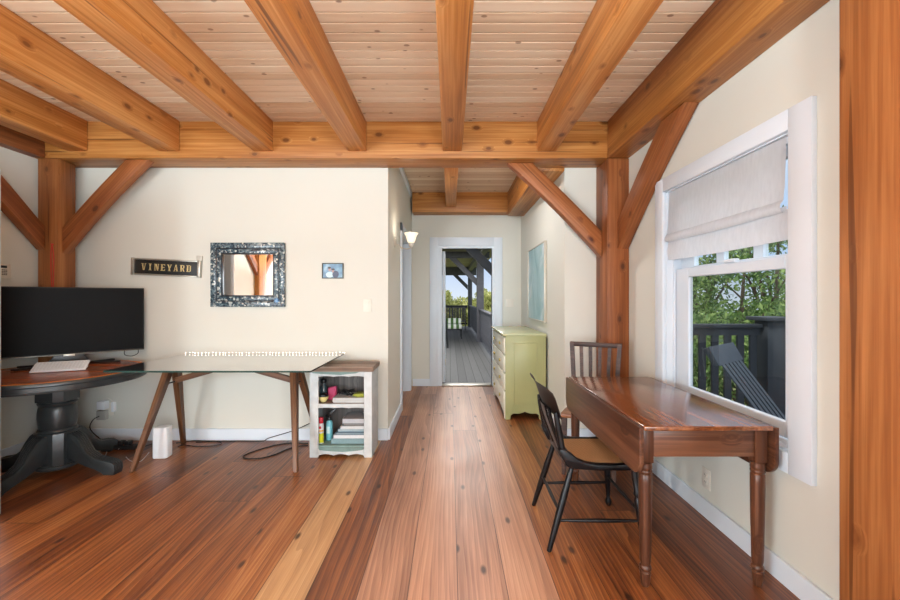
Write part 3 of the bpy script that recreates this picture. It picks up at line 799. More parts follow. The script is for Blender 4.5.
for nm, cx, cz, rx, rz, c in [('shirt', -1.125, 1.548, .036, .028, (190, 214, 224)), ('jacket', -1.07, 1.552, .03, .034, (34, 48, 84)), ('face', -1.125, 1.598, .013, .018, (176, 140, 132)), ('face', -1.095, 1.584, .012, .016, (176, 140, 132)), ('hair', -1.128, 1.613, .015, .010, (34, 26, 30)), ('hair', -1.092, 1.598, .016, .009, (34, 26, 30))]:
    part(nm, blob(cx, cz, rx, rz, yy), bpy.data.materials.get('snap_' + nm) or plain('snap_' + nm, c, .35), pc); yy -= .0004

# hall painting
pt = thing('wall_painting', 'large pale aqua abstract painting on the right hall wall', 'painting', (HR - .001, 4.89, 1.05))
b = B(); y0, y1, z0, z1 = 4.42, 5.36, 1.055, 1.965; wd = .018
b.box(HR - .034, HR - .001, y0, y1, z0, z0 + wd, .002); b.box(HR - .034, HR - .001, y0, y1, z1 - wd, z1, .002)
b.box(HR - .034, HR - .001, y0, y0 + wd, z0 + wd, z1 - wd, .002); b.box(HR - .034, HR - .001, y1 - wd, y1, z0 + wd, z1 - wd, .002)
part('picture_frame', b, plain('pale_silver_frame', (196, 190, 176), .35, .3), pt)
b = B(); b.box(HR - .026, HR - .004, y0 + wd, y1 - wd, z0 + wd, z1 - wd); part('canvas', b, M['art'], pt)

# sconce
sc = thing('wall_sconce', 'lit wall sconce with frosted bell shade on the left hall wall', 'lamp', (HL, 4.17, 1.9))
b = B(); b.lathe([(.0, 0), (.055, 0), (.055, .008), (.04, .02), (.015, .026), (0, .026)], axis=((HL, 4.17, 1.915), (HL + .1, 4.17, 1.915)), n=24, cap=False); part('backplate', b, M['nickel'], sc)
b = B(); b.tube(smooth_path([(HL + .02, 4.17, 1.905), (HL + .06, 4.17, 1.862), (HL + .12, 4.17, 1.842), (HL + .165, 4.17, 1.852), (HL + .175, 4.17, 1.875)]), .006, 8); part('arm', b, M['nickel'], sc)
b = B(); b.lathe([(.008, 1.862), (.02, 1.868), (.024, 1.885), (.03, 1.905), (.02, 1.91)], (HL + .175, 4.17), 20); part('cup', b, M['nickel'], sc)
def frost():
    t = NT('frosted_glass_shade'); t.color(lin((250, 240, 222))); t.rough(.5)
    n = t.noise(t.obj(), 20, 2); t.b.inputs['Emission Color'].default_value = lin((255, 232, 200)); t.l(t.math('ADD', .55, t.math('MULTIPLY', n, .3)), t.b.inputs['Emission Strength']); return t.m
b = B(); b.lathe([(.03, 1.905), (.042, 1.925), (.048, 1.95), (.056, 1.98), (.075, 2.005), (.07, 2.006), (.051, 1.981), (.043, 1.951), (.037, 1.926), (.025, 1.908)], (HL + .175, 4.17), 28, cap=False); part('shade', b, frost(), sc)
b = B(); b.sphere((HL + .175, 4.17, 1.95), .024); part('bulb', b, emit('warm_bulb', (255, 232, 196), 14), sc)

l = bpy.data.lights.new('sconce_light', 'POINT'); l.energy = 1.5; l.shadow_soft_size = .03; l.color = (1, .93, .82)
o = bpy.data.objects.new('sconce_light', l); link(o); o.location = (HL + .175, 4.17, 2.03)
# uplighters added behind the standpoint to brighten the ceiling
for x, yv, lb in ((-2.3, -.35, 'white torchiere floor lamp behind the camera, left one'), (.45, -.45, 'white torchiere floor lamp behind the camera, right one')):
    t = thing('floor_lamp', lb, 'lamp', (x, yv, 0))
    b = B(); b.lathe([(.15, 0), (.15, .02), (.02, .035)], (x, yv), 28); part('base', b, M['white'], t)
    b = B(); b.cyl((x, yv, .036), (x, yv, 1.64), .012); part('pole', b, M['white'], t)
    b = B(); b.lathe([(.02, 1.641), (.14, 1.70), (.18, 1.76), (.17, 1.76), (.13, 1.71), (.01, 1.66)], (x, yv), 28, cap=False); part('bowl_shade', b, M['white'], t)
    l = bpy.data.lights.new('uplight', 'AREA'); l.shape = 'DISK'; l.size = .3; l.energy = 105; l.color = (.86, .95, 1.0)
    o = bpy.data.objects.new('uplight', l); link(o); o.location = (x, yv, 1.765); o.rotation_euler = (PI, 0, 0)
# ceiling lamp added to brighten the hall (hidden from the standpoint by the beam)
hl = thing('ceiling_lamp', 'round flush lamp on the hall ceiling behind the long beam', 'lamp', (.12, 4.28, 2.80))
b = B(); b.lathe([(.0, 2.80), (.11, 2.80), (.13, 2.83), (.13, ZC - .001)], (.12, 4.28), 28); part('diffuser', b, emit('lamp_diffuser', (255, 244, 226), 2.0), hl)

for yy, lb in ((8.5, 'long porch ceiling lamp just outside the hall door'), (10.4, 'long porch ceiling lamp farther from the hall door')):  # lamps added out of view to throw glare on the hall floor
    t = thing('porch_lamp', lb, 'lamp', (.3, yy, 2.74))
    b = B(); b.box(-.7, .80, yy - .2, yy + .2, 2.74, 2.799, .01); part('diffuser', b, emit('porch_diffuser', (255, 250, 240), 2.0), t)
    l = bpy.data.lights.new('porch_lamp_light', 'AREA'); l.shape = 'RECTANGLE'; l.size = 1.5; l.size_y = .36; l.energy = 95; l.color = (1, .98, .95)
    o = bpy.data.objects.new('porch_lamp_light', l); link(o); o.location = (.09, yy, 2.735)

# red cord loop on the left post
b = B(); zt = 1.33 + 54 * 3.46 / 400; xc = -3.452
b.tube(smooth_path([(xc, YF - .012, zt), (xc - .012, YF - .008, zt - .1), (xc - .010, YF - .006, zt - .3), (xc, YF - .006, zt - .44), (xc + .008, YF - .006, zt - .3), (xc + .012, YF - .008, zt - .1), (xc, YF - .012, zt)]), .004, 6)
b.cyl((xc, YF + .001, zt), (xc, YF - .02, zt), .006, n=8)
single('cord_loop', b, M['redcord'], 'red cord loop hanging from a peg on the left post', 'cord')

# ------------------------------------------------------------------ round pedestal table
C = Vector((-3.0, 3.06, 0)); ZT = .77; R = .55
rt = thing('round_table', 'round black pedestal table with red-brown top under the television', 'table', C)
b = B(); b.lathe([(0, ZT - .03), (R - .05, ZT - .03), (R - .05, ZT), (0, ZT)], C, 64, cap=False); part('tabletop', b, timber_mat('round_top_wood', (92, 40, 20), (142, 70, 38), (178, 106, 64), .25, knot=False), rt)
b = B(); b.lathe([(R - .05, ZT), (R - .012, ZT), (R - .012, ZT - .006), (R - .05, ZT - .006)], C, 64, cap=False)
part('edge_band', b, timber_mat('orange_edge', (172, 92, 34), (208, 122, 50), (228, 152, 80), .25, knot=False), rt, label='lighter orange wood band round the edge')
b = B(); b.lathe([(R - .049, ZT - .0065), (R - .011, ZT - .0065), (R - .011, ZT - .001), (R - .004, ZT - .004), (R, ZT - .012), (R, ZT - .022), (R - .008, ZT - .030), (R - .008, ZT - .058), (R - .003, ZT - .063), (R - .006, ZT - .072), (R - .05, ZT - .072)], C, 64, cap=False); part('apron', b, M['charcoal'], rt)
def octa(r, ch, z0, z1, b):
    o = [(r, r - ch), (r - ch, r), (-r + ch, r), (-r, r - ch), (-r, -r + ch), (-r + ch, -r), (r - ch, -r), (r, -r + ch)]
    b.prism([(C.x + x, C.y + y) for x, y in o], 'z', z0, z1, .004)
b = B(); octa(.108, .042, .552, ZT - .0305, b); part('neck', b, M['charcoal'], rt)
b = B(); b.lathe([(.09, .322), (.112, .322), (.117, .331), (.112, .343), (.103, .347), (.107, .357), (.113, .395), (.115, .435), (.113, .475), (.107, .512), (.103, .518), (.112, .528), (.116, .537), (.11, .549), (.09, .5515)], C, 48); part('drum', b, M['charcoal'], rt)
b = B(); octa(.114, .042, .085, .3215, b); part('pedestal_block', b, M['charcoal'], rt)
b = B(); b.lathe([(.08, .05), (.125, .05), (.131, .06), (.131, .075), (.122, .0845), (.08, .0845)], C, 40); part('base_ring', b, M['charcoal'], rt)
foot = [(.105, .305), (.14, .31), (.185, .285), (.23, .225), (.265, .165), (.325, .125), (.40, .108), (.45, .10), (.485, .075), (.49, .035), (.48, .0), (.40, .0), (.38, .02), (.33, .04), (.25, .065), (.17, .10), (.105, .115)]
for k in range(4):
    a = math.radians(-3 + 90 * k)
    b = B(); b.prism(foot, 'y', -.04, .04, .006)
    for q in (-.024, -.008, .008, .024): b.tube([(x, q, z + .001) for x, z in foot[1:10]], .004, 6)
    b.bm.transform(Matrix.Translation(C) @ Matrix.Rotation(a, 4, 'Z'))
    part('foot', b, M['charcoal'], rt)

# television
tv = thing('television', 'large black flat-screen television on the round table', 'television', (-3.185, 3.345, ZT), (0, 0, math.radians(44.5)))
zb, zt2 = .855 - ZT, 1.42 - ZT
b = B(); b.box(-.5, .5, -.012, .02, zb, zt2, .004); b.box(-.36, .36, .02, .036, zb + .05, zt2 - .1, .006); part('housing', b, M['black'], tv, local=True)
b = B(); b.box(-.491, .491, -.0135, -.0122, zb + .018, zt2 - .009); part('screen', b, M['screen'], tv, local=True)
b = B(); b.box(-.498, .498, -.0145, -.0121, zb + .001, zb + .010); part('chin_strip', b, plain('bronze_chin', (86, 80, 70), .3, .5), tv, local=True)
b = B(); b.box(-.035, .035, -.016, -.0121, zb - .012, zb + .008, .002); part('logo_tab', b, M['silver'], tv, local=True)
b = B(); b.prism([(-.14, .016), (.14, .016), (.075, zb + .02), (-.075, zb + .02)], 'y', -.01, .014, .003); part('neck', b, M['black'], tv, local=True)
for s in (-1, 1):
    b = B(); b.prism([(s * .10, -.03), (s * .30, -.115), (s * .325, -.10), (s * .14, .0), (s * .30, .06), (s * .28, .08), (s * .1, .03)][::s], 'z', .001, .017, .003); part('stand_foot', b, M['black'], tv, local=True)

kb = thing('keyboard', 'slim white computer keyboard propped below the television', 'keyboard', (-2.96, 3.02, ZT + .003), (math.radians(27), 0, math.radians(26)))
b = B(); b.box(-.16, .16, 0, .125, 0, .012, .004); part('case', b, M['whiteplastic'], kb, local=True)
b = B(); b.box(-.14, .14, .10, .122, -.048, .0, .003); part('riser', b, M['whiteplastic'], kb, local=True)
km = plain('key_white', (216, 218, 220), .4)
for rr in range(5):
    n = 15; 
    for cc in range(n):
        if rr == 0 and 4 <= cc <= 9:
            if cc != 4: continue
            wk = 6
        else: wk = 1
        b = B(); x0 = -.153 + cc * .0204; b.box(x0, x0 + .0204 * wk - .0035, .010 + rr * .0215, .0275 + rr * .0215, .012, .0155, .0012, seg=1); part('key', b, km, kb, local=True)

# ------------------------------------------------------------------ glass desk
GX0, GX1, GY0, GY1, GZ = -2.437, -.98, 2.81, 3.70, .806
gd = thing('glass_desk', 'glass topped desk on walnut trestle legs against the back wall', 'desk', ((GX0 + GX1) / 2, 3.3, 0))
b = B(); b.box(GX0, GX1, GY0, GY1, GZ, GZ + .012)
for f in b.bm.faces:
    f.material_index = 0 if abs(f.normal.z) > .5 or True else 1
b.bm.normal_update()
for f in b.bm.faces: f.material_index = 0 if abs(f.normal.z) > .5 else 1
part('glass_top', b, [M['deskglass'], M['glassedge']], gd)
def leg4(p0, p1, w0, d0, w1, d1):
    b = B()
    q = lambda p, w, d: [(p[0] - w, p[1] - d, p[2]), (p[0] + w, p[1] - d, p[2]), (p[0] + w, p[1] + d, p[2]), (p[0] - w, p[1] + d, p[2])]
    b.hexa(q(p0, w0, d0) + q(p1, w1, d1), bev=.004); return b
def grain_part(name, b, mat, parent, xdir, origin):
    x = Vector(xdir).normalized(); up = Vector((0, 0, 1)) if abs(x.z) < .9 else Vector((0, 1, 0))
    y = up.cross(x).normalized(); z = x.cross(y)
    Mx = Matrix.Translation(Vector(origin)) @ Matrix((x, y, z)).transposed().to_4x4()
    o = bpy.data.objects.new(name, b.mesh(name, mat, Mx.inverted())); link(o, parent)
    o.matrix_local = Matrix.Translation(-WL[parent.name]) @ Mx
    WL[o.name] = Vector(origin); return o
for s, xt, xf in ((-1, -2.32, -2.432), (1, -1.30, -1.18)):
    for (pt0, pt1) in (((xf, 3.06, 0), (xt, 3.335, GZ - .006)), ((xf, 3.65, 0), (xt, 3.385, GZ - .006))):
        grain_part('leg', leg4(pt0, pt1, .017, .017, .028, .036), M['walnut'], gd, Vector(pt1) - Vector(pt0), pt0)
    xs_ = xt - s * .008
    b = B(); b.cyl((xs_ + s * .03, 3.25, .62), (xs_ + s * .03, 3.49, .62), .006, n=8); part('tie_rod', b, M['blackmetal'], gd)
    q0 = Vector((xt - s * .02 , 3.36, .64)); q1 = Vector((-1.81 + s * .015, 3.36, .775)); dv = (q1 - q0).normalized()
    b = B(); nrm = Vector((-dv.z, 0, dv.x)) * .024
    b.hexa([q0 - nrm + Vector((0, -.016, 0)), q1 - nrm + Vector((0, -.016, 0)), q1 - nrm + Vector((0, .016, 0)), q0 - nrm + Vector((0, .016, 0)),
            q0 + nrm + Vector((0, -.016, 0)), q1 + nrm + Vector((0, -.016, 0)), q1 + nrm + Vector((0, .016, 0)), q0 + nrm + Vector((0, .016, 0))], bev=.003)
    grain_part('strut', b, M['walnut'], gd, dv, q0)
    for yy in (3.32, 3.40):
        b = B(); b.cyl((xt, yy, GZ - .0065), (xt, yy, GZ - .0003), .012, n=12); part('pad', b, M['black'], gd)

# string lights along the back edge of the desk
sl = thing('string_lights', 'string of tiny warm fairy lights along the back of the desk', 'lights', (-1.7, 3.67, GZ + .013))
pts = []; zz = GZ + .020
pts.append((-2.43, 3.60, zz - .004))
for i in range(48): pts.append((-2.42 + i * 1.44 / 47, 3.665 + random.uniform(-.012, .012), zz + random.uniform(-.001, .002)))
pts += [(-.965, 3.66, zz), (-.955, 3.655, zz - .03), (-.952, 3.64, .775)]
b = B(); b.tube(pts, .0018, 5); part('wire', b, plain('pale_wire', (214, 206, 196), .4), sl)
bulb = emit('fairy_bulb', (255, 246, 236), 4)
bb = B(); bb.sphere((0, 0, 0), .0038, 8); bme = bb.mesh('bulb', bulb)
for i in range(1, 50):
    o = bpy.data.objects.new('bulb', bme); link(o, sl); o.location = Vector(pts[i]) + Vector((0, random.uniform(-.004, .004), .002)) - WL[sl.name]; o.scale = (1, 1, 1.15)

# white router
b = B()
ou = []
for (cx, cy, r_, a0, a1) in ((-2.368, 3.325, .025, -90, 0), (-2.368, 3.375, .02, 0, 90), (-2.44, 3.375, .02, 90, 180), (-2.44, 3.315, .02, 180, 270)):
    for k in range(6):
        a = math.radians(a0 + (a1 - a0) * k / 5); ou.append((cx + r_ * math.cos(a), cy + r_ * math.sin(a)))
b.prism(ou, 'z', .002, .258, .008)
single('wifi_router', b, M['whiteplastic'], 'white upright router box on the floor under the glass desk', 'router')

# ------------------------------------------------------------------ white cabinet
KX0, KX1, KY0, KY1 = -1.169, -.651, 3.331, 3.62
kc = thing('open_cabinet', 'small white open-front cabinet with weathered wood top', 'cabinet', ((KX0 + KX1) / 2, 3.47, 0))
b = B(); b.box(KX0 - .008, KX1 + .014, KY0 - .018, KY1 + .012, .717, .761, .005); grain_part('top', b, M['weathered'], kc, (1, 0, 0), (KX0, KY0, .717))
b = B(); b.box(KX0, KX0 + .02, KY0 + .02, KY1, 0, .7165, .002); part('side_panel', b, M['offwhite'], kc)
b = B(); b.box(KX1 - .02, KX1, KY0 + .02, KY1, 0, .7165, .002); part('side_panel', b, M['offwhite'], kc)
b = B(); b.box(KX0 - .001, KX0 + .072, KY0, KY0 + .0195, 0, .7165, .003); part('front_stile', b, M['offwhite'], kc)
b = B(); b.box(KX1 - .066, KX1 + .001, KY0, KY0 + .0195, 0, .7165, .003); part('front_stile', b, M['offwhite'], kc)
ox0, ox1 = KX0 + .073, KX1 - .067
def scallop(z_flat, z_wave, amp, up, n=36):
    o = []
    for i in range(n + 1):
        t = i / n; x = ox0 + (ox1 - ox0) * t
        wv = abs(math.sin(t * PI * 3)) ** .8 * amp
        o.append((x, z_wave + (wv if up else -wv)))
    return o + [(ox1, z_flat), (ox0, z_flat)]
b = B(); b.prism(scallop(.7165, .673, .006, True)[::-1], 'y', KY0, KY0 + .019, .0015); part('valance', b, M['offwhite'], kc)
b = B(); b.prism([(KX0 + .01, .7165), (KX1 - .10, .7165), (KX1 - .135, .703), (KX1 - .20, .697), (KX0 + .26, .69), (KX0 + .1, .698), (KX0 + .03, .704)], 'y', KY0 - .006, KY0 - .0005); part('teal_strip', b, M['teal'], kc, label='faded teal strip under the top')
b = B(); b.prism(scallop(.447, .411, .005, True)[::-1], 'y', KY0 + .001, KY0 + .019, .0015); part('shelf_lip', b, M['offwhite'], kc)
b = B(); b.prism(scallop(.068, .016, .014, True)[::-1], 'y', KY0, KY0 + .019, .0015); part('plinth', b, M['offwhite'], kc)
b = B(); b.prism([(ox0, .083), (ox1, .083), (ox1 - .01, .066), (ox1 - .08, .057), (ox0 + .2, .05), (ox0 + .07, .058), (ox0 + .01, .066)], 'y', KY0 - .006, KY0 + .002); part('teal_strip', b, M['teal'], kc, label='faded teal strip at the foot')
b = B(); b.box(KX0 + .02, KX1 - .02, KY0 + .02, KY1 - .012, .425, .447); part('shelf', b, M['weathered'], kc)
b = B(); b.box(KX0 + .02, KX1 - .02, KY0 + .003, KY1 - .012, .083, .100); part('shelf', b, M['teal'], kc)
b = B(); b.box(KX0 + .02, KX1 - .02, KY1 - .012, KY1, .03, .7165)
grain_part('back_panel', b, M['grey_back'], kc, (0, 0, 1), (KX0 + .2, KY1, .03))

Z1_ = .1005
can = thing('spray_can', 'yellow and white spray can with red cap on the lower shelf', 'can', (-1.098, 3.40, Z1_))
b = B(); b.lathe([(.022, 0), (.024, .004), (.024, .155), (.02, .168)], n=20); part('can_body', b, plain('white_can', (222, 222, 224), .3), can, local=True)
b = B(); b.lathe([(.0243, .006), (.0243, .085)], n=20, cap=False); part('yellow_label', b, plain('yellow_label', (206, 212, 40), .35), can, local=True)
b = B(); b.lathe([(.0245, .10), (.0245, .112)], n=20, cap=False); part('orange_band', b, plain('orange_label', (236, 176, 60), .35), can, local=True)
b = B(); b.box(-.008, .010, -.0246, -.0236, .125, .145); part('red_mark', b, plain('red_label', (200, 40, 60), .4), can, local=True)
b = B(); b.lathe([(.02, .1685), (.0215, .172), (.0215, .21), (.018, .216), (0, .216)], n=20, cap=False); part('cap', b, bpy.data.materials['red_label'], can, local=True)
sp = thing('spray_bottle', 'pale teal spray bottle with black trigger on the lower shelf', 'bottle', (-1.050, 3.48, Z1_))
b = B(); b.lathe([(.026, 0), (.029, .006), (.029, .14), (.026, .156), (.014, .168)], n=22); part('bottle_body', b, plain('teal_bottle', (120, 192, 204), .3), sp, local=True)
b = B(); b.box(-.014, .012, -.0298, -.0285, .06, .12); part('bottle_label', b, plain('teal_label', (196, 224, 228), .4), sp, local=True)
b = B(); b.lathe([(.016, .1685), (.016, .19), (.01, .20)], n=16); part('collar', b, M['black'], sp, local=True)
b = B(); b.prism([(-.03, .20), (.012, .195), (.02, .215), (.068, .262), (.062, .274), (.02, .245), (-.02, .225), (-.034, .21)], 'y', -.009, .009, .002); part('sprayer_head', b, M['black'], sp, local=True)
b = B(); b.tube([(-.018, 0, .2), (-.03, 0, .185), (-.03, 0, .172)], .004, 6); part('trigger', b, M['black'], sp, local=True)
def book(name, label, x0, x1, y0, y1, z0, h, c, pages=(200, 200, 196), cat='book'):
    t = thing(name, label, cat, ((x0 + x1) / 2, (y0 + y1) / 2, z0), group='books stacked on the lower cabinet shelf')
    mc = plain('cover_%d_%d_%d' % c, c, .45, vary=.12, scale=20)
    b = B(); b.box(x0, x1, y0, y1, z0, z0 + .003); b.box(x0, x1, y0, y1, z0 + h - .003, z0 + h); b.box(x0, x0 + .003, y0, y1, z0 + .003, z0 + h - .003); part('cover', b, mc, t)
    b = B(); b.box(x0 + .0031, x1 - .003, y0 + .003, y1 - .003, z0 + .0031, z0 + h - .0031); part('pages', b, bpy.data.materials.get('paper_%d_%d_%d' % pages) or plain('paper_%d_%d_%d' % pages, pages, .7, vary=.06, scale=60), t)
z = Z1_
for lb, x0, h, c, pg, dy in [
    ('wide dusty teal book at the bottom of the stack', -1.005, .042, (110, 140, 146), (120, 146, 150), 0),
    ('thick white book, second from the bottom of the stack', -.985, .030, (196, 198, 202), (206, 206, 206), .004),
    ('dark slate blue book lying on the thick white one', -.965, .022, (60, 82, 98), (120, 136, 144), .0),
    ('steel blue book in the middle of the stack', -.95, .026, (104, 132, 146), (150, 166, 172), .012),
    ('slim white book in the upper half of the stack', -.925, .024, (192, 194, 196), (200, 200, 200), .004),
    ('dark charcoal book near the top of the stack', -.905, .022, (56, 60, 66), (120, 120, 118), .01),
    ('silvery grey binder on top of the book stack', -.91, .040, (150, 150, 154), (176, 176, 178), .006)]:
    book('book', lb, x0, -.69, 3.375 + dy, 3.585, z, h, c, pg); z += h + .0004
Z2_ = .4475
t = thing('paper_stack', 'stack of white papers on the upper cabinet shelf', 'papers', (-.83, 3.47, Z2_))
for i in range(5):
    b = B(); q = random.uniform(-.004, .004); b.box(-.985 + q, -.69, 3.37 + q, 3.585, Z2_ + i * .0082, Z2_ + i * .0082 + .0078); part('sheaf', b, bpy.data.materials['paper_226_224_216'] if 'paper_226_224_216' in bpy.data.materials else plain('paper_226_224_216', (186, 186, 184), .7), t)
zp = Z2_ + .0411
b = B(); b.box(-.80, -.70, 3.39, 3.52, zp, zp + .006, .001); b.hexa([(-.83, 3.40, zp + .006), (-.725, 3.40, zp + .006), (-.715, 3.5, zp + .006), (-.81, 3.5, zp + .006), (-.815, 3.41, zp + .026), (-.74, 3.41, zp + .026), (-.73, 3.49, zp + .026), (-.80, 3.49, zp + .026)])
single('green_pouch', b, plain('olive_green', (140, 144, 40), .5), 'olive green pouch lying on the white papers', 'pouch')
b = B(); rp = []
random.seed(3)
for i in range(26): rp.append((-.965 + random.random() * .145, 3.40 + random.random() * .09, zp + .006 + random.random() * .045))
b.tube(smooth_path(rp, 4), .0045, 6); single('cable_bundle', b, M['cord'], 'tangled bundle of black cables on the white papers', 'cables')
b = B(); b.lathe([(.018, 0), (.022, .004), (.042, .034), (.046, .048), (.042, .048), (.036, .034), (.018, .008), (0, .006)], n=24, cap=False)
for v in b.bm.verts: v.co += Vector((-1.075, 3.40, Z2_))
single('small_bowl', b, plain('yellow_glaze', (222, 206, 140), .3), 'small pale yellow bowl on the upper cabinet shelf', 'bowl')
b = B(); b.lathe([(0, .02), (.030, .026), (.040, .052), (.038, .062), (.02, .070), (.012, .060), (0, .058)], n=20, cap=False)
for v in b.bm.verts: v.co += Vector((-1.075, 3.40, Z2_))
single('tape_roll', b, M['black'], 'black tape roll sitting in the yellow bowl', 'tape')
b = B(); b.hexa([(-1.06, 3.46, Z2_), (-.995, 3.45, Z2_), (-.99, 3.5, Z2_), (-1.055, 3.51, Z2_), (-1.06, 3.462, Z2_ + .105), (-.985, 3.452, Z2_ + .12), (-.98, 3.49, Z2_ + .12), (-1.055, 3.5, Z2_ + .105)], bev=.006)
single('pink_pouch', b, plain('magenta_cloth', (176, 56, 96), .6), 'magenta pouch standing behind the yellow bowl', 'pouch')
jar = thing('dark_bottle', 'dark teal bottle in the left corner of the upper shelf', 'bottle', (-1.105, 3.50, Z2_))
b = B(); b.lathe([(.028, 0), (.03, .004), (.03, .105), (.014, .13), (.014, .14)], n=18); part('bottle_body', b, plain('dark_teal_glass', (50, 70, 76), .2), jar, local=True)
b = B(); b.lathe([(.022, .1405), (.026, .15), (.024, .17), (.01, .176)], n=18); part('cap', b, M['black'], jar, local=True)

# ------------------------------------------------------------------ cords on the floor
def cord(name, label, pts, r=.005, mat='cord', k=6):
    b = B(); b.tube(smooth_path(pts, k), r, 6); return single(name, b, M[mat], label, 'cord')
Zf = .0055
cord('floor_cable', 'black power cord looped on the floor beside the white cabinet', [fp(u, v, Zf) for u, v in ((308, 443.5), (290, 443), (272, 446), (255, 451), (245, 455), (243.5, 457.5), (250, 458.8), (262, 458), (275, 454.5), (288, 449), (300, 446), (308, 445.5))])
cord('floor_cable', 'black cord running along the floor and rising behind the desk', [fp(196, 442.2, Zf), fp(215, 441.5, Zf), fp(240, 441, Zf), fp(262, 441.3, Zf + .005), (-1.68, 3.715, .03), (-1.45, 3.72, .10), (-1.26, 3.72, .19), (-1.215, 3.72, .25)], .004)
cord('floor_cable', 'small black cord coil on the floor right of the white router', [fp(u, v, Zf) for u, v in ((176, 443), (190, 441), (205, 440.8), (219, 442), (221, 444), (212, 446), (196, 446.3), (184, 445), (178, 446.5))], .004)
cord('network_cord', 'white cord on the floor between black table foot and router', [fp(u, v, .003) for u, v in ((126, 457), (131, 461), (140, 461.5), (146, 456), (149, 452.5))], .0028, 'whiteplastic')
cord('network_cord', 'white cord curling over the power strip near the table foot', [fp(105.5, 456, .003), fp(107, 451.5, .003), fp(110, 449.5, .003), fp(114, 449.5, .003), fp(117.5, 449.5, .003), fp(119, 448.8, .02)], .0028, 'whiteplastic')
cord('floor_cable', 'black cord dropping from the left outlet to the power strip', [(-3.235, YB - .06, .24), (-3.27, YB - .09, .21), (-3.28, YB - .10, .13), (-3.15, YB - .10, .02), (-2.98, YB - .13, .012), (-2.945, 3.54, .02)], .004)
cord('floor_cable', 'thin black cord lying behind the front desk leg', [(-2.745, 3.52, .02), fp(138, 448.5, Zf), fp(143, 447, Zf), fp(152, 444, Zf), fp(160, 443.2, Zf)], .004)
t = thing('power_strip', 'black power strip on the floor beside the black table foot', 'power strip', (-2.83, 3.52, 0))
p0 = Vector((-2.83, 3.52, 0))
b = B(); b.box(p0.x - .11, p0.x + .08, p0.y - .03, p0.y + .03, .001, .04, .006); part('strip_body', b, M['cord'], t)
for q in (-.06, 0.0):
    b = B(); b.box(p0.x + q - .018, p0.x + q + .022, p0.y - .024, p0.y + .024, .0402, .075, .005); part('plug', b, M['cord'], t)
cord('dangling_cord', 'thin dark cord hanging down behind the round table', [(-3.42, 3.40, .76), (-3.47, 3.40, .55), (-3.43, 3.42, .40), (-3.40, 3.44, .15), (-3.38, 3.45, .01)], .004)
cord('video_cable', 'thin black cable looping under the right corner of the television', [(-2.96, 3.64, .86), (-2.955, 3.635, .815), (-2.91, 3.66, .80), (-2.87, 3.68, .825), (-2.875, 3.68, .875)], .0035)

# ------------------------------------------------------------------ dresser
DX0, DX1, DYa, DYb, DZ = .595, 1.050, 4.375, 5.53, .94
dr = thing('dresser', 'sage green chest of drawers with pale drawer fronts in the hall', 'dresser', ((DX0 + DX1) / 2, 4.95, 0))
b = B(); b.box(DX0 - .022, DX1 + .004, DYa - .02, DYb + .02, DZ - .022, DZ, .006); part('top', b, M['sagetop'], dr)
b = B(); zc = DZ - .0225
cut = [(DX0 + .012, 0), (DX0 + .065, 0), (DX0 + .072, .045), (DX0 + .10, .066), (DX0 + .16, .062), (DX0 + .205, .076), (DX0 + .225, .088), (DX0 + .245, .076), (DX0 + .29, .062), (DX0 + .35, .066), (DX0 + .378, .045), (DX0 + .385, 0), (DX1, 0), (DX1, zc), (DX0 + .012, zc)]
b.prism(cut, 'y', DYa, DYa + .022, .003)
b.box(DX0 + .10, DX1 - .09, DYa - .0015, DYa + .001, .16, .84, .001)
b.prism([(x, z) for x, z in cut], 'y', DYb - .022, DYb, .003)
b.box(DX1 - .015, DX1, DYa + .022, DYb - .022, .06, zc)
b.box(DX0 + .02, DX1 - .015, DYa + .022, DYb - .022, .085, .10)
for zz in (.308, .506, .705): b.box(DX0 + .012, DX0 + .04, DYa + .022, DYb - .022, zz - .009, zz + .009)
b.box(DX0 + .012, DX0 + .04, DYa + .022, DYb - .022, zc - .02, zc)
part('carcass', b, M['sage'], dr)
b = B()   # recessed look: raised moulding round the side panel
x0, x1, z0, z1 = DX0 + .10, DX1 - .09, .16, .84
for bx in ((x0, x1, z0, z0 + .012), (x0, x1, z1 - .012, z1), (x0, x0 + .012, z0, z1), (x1 - .012, x1, z0, z1)): b.box(bx[0], bx[1], DYa - .005, DYa - .001, bx[2], bx[3], .0015)
part('side_moulding', b, M['sage'], dr)
b = B(); ya, yb = DYa + .022, DYb - .022
pr = [(ya, 0), (ya + .05, 0), (ya + .07, .04), (ya + .2, .055), ((ya + yb) / 2, .075), (yb - .2, .055), (yb - .07, .04), (yb - .05, 0), (yb, 0), (yb, .10), (ya, .10)]
b.prism(pr, 'x', DX0 + .006, DX0 + .03, .003); part('skirt', b, M['palepaint'], dr)
for z0, z1 in ((.102, .298), (.318, .496), (.516, .695), (.715, zc - .022)):
    b = B(); b.box(DX0 - .004, DX0 + .35, DYa + .026, DYb - .026, z0, z1, .006); dw = part('drawer', b, M['palepaint'], dr)
    for yy in (4.70, 5.27):
        b = B(); zm = (z0 + z1) / 2; b.box(DX0 - .022, DX0 - .0045, yy - .018, yy + .018, zm - .018, zm + .018, .006); part('knob', b, M['brass'], dw)

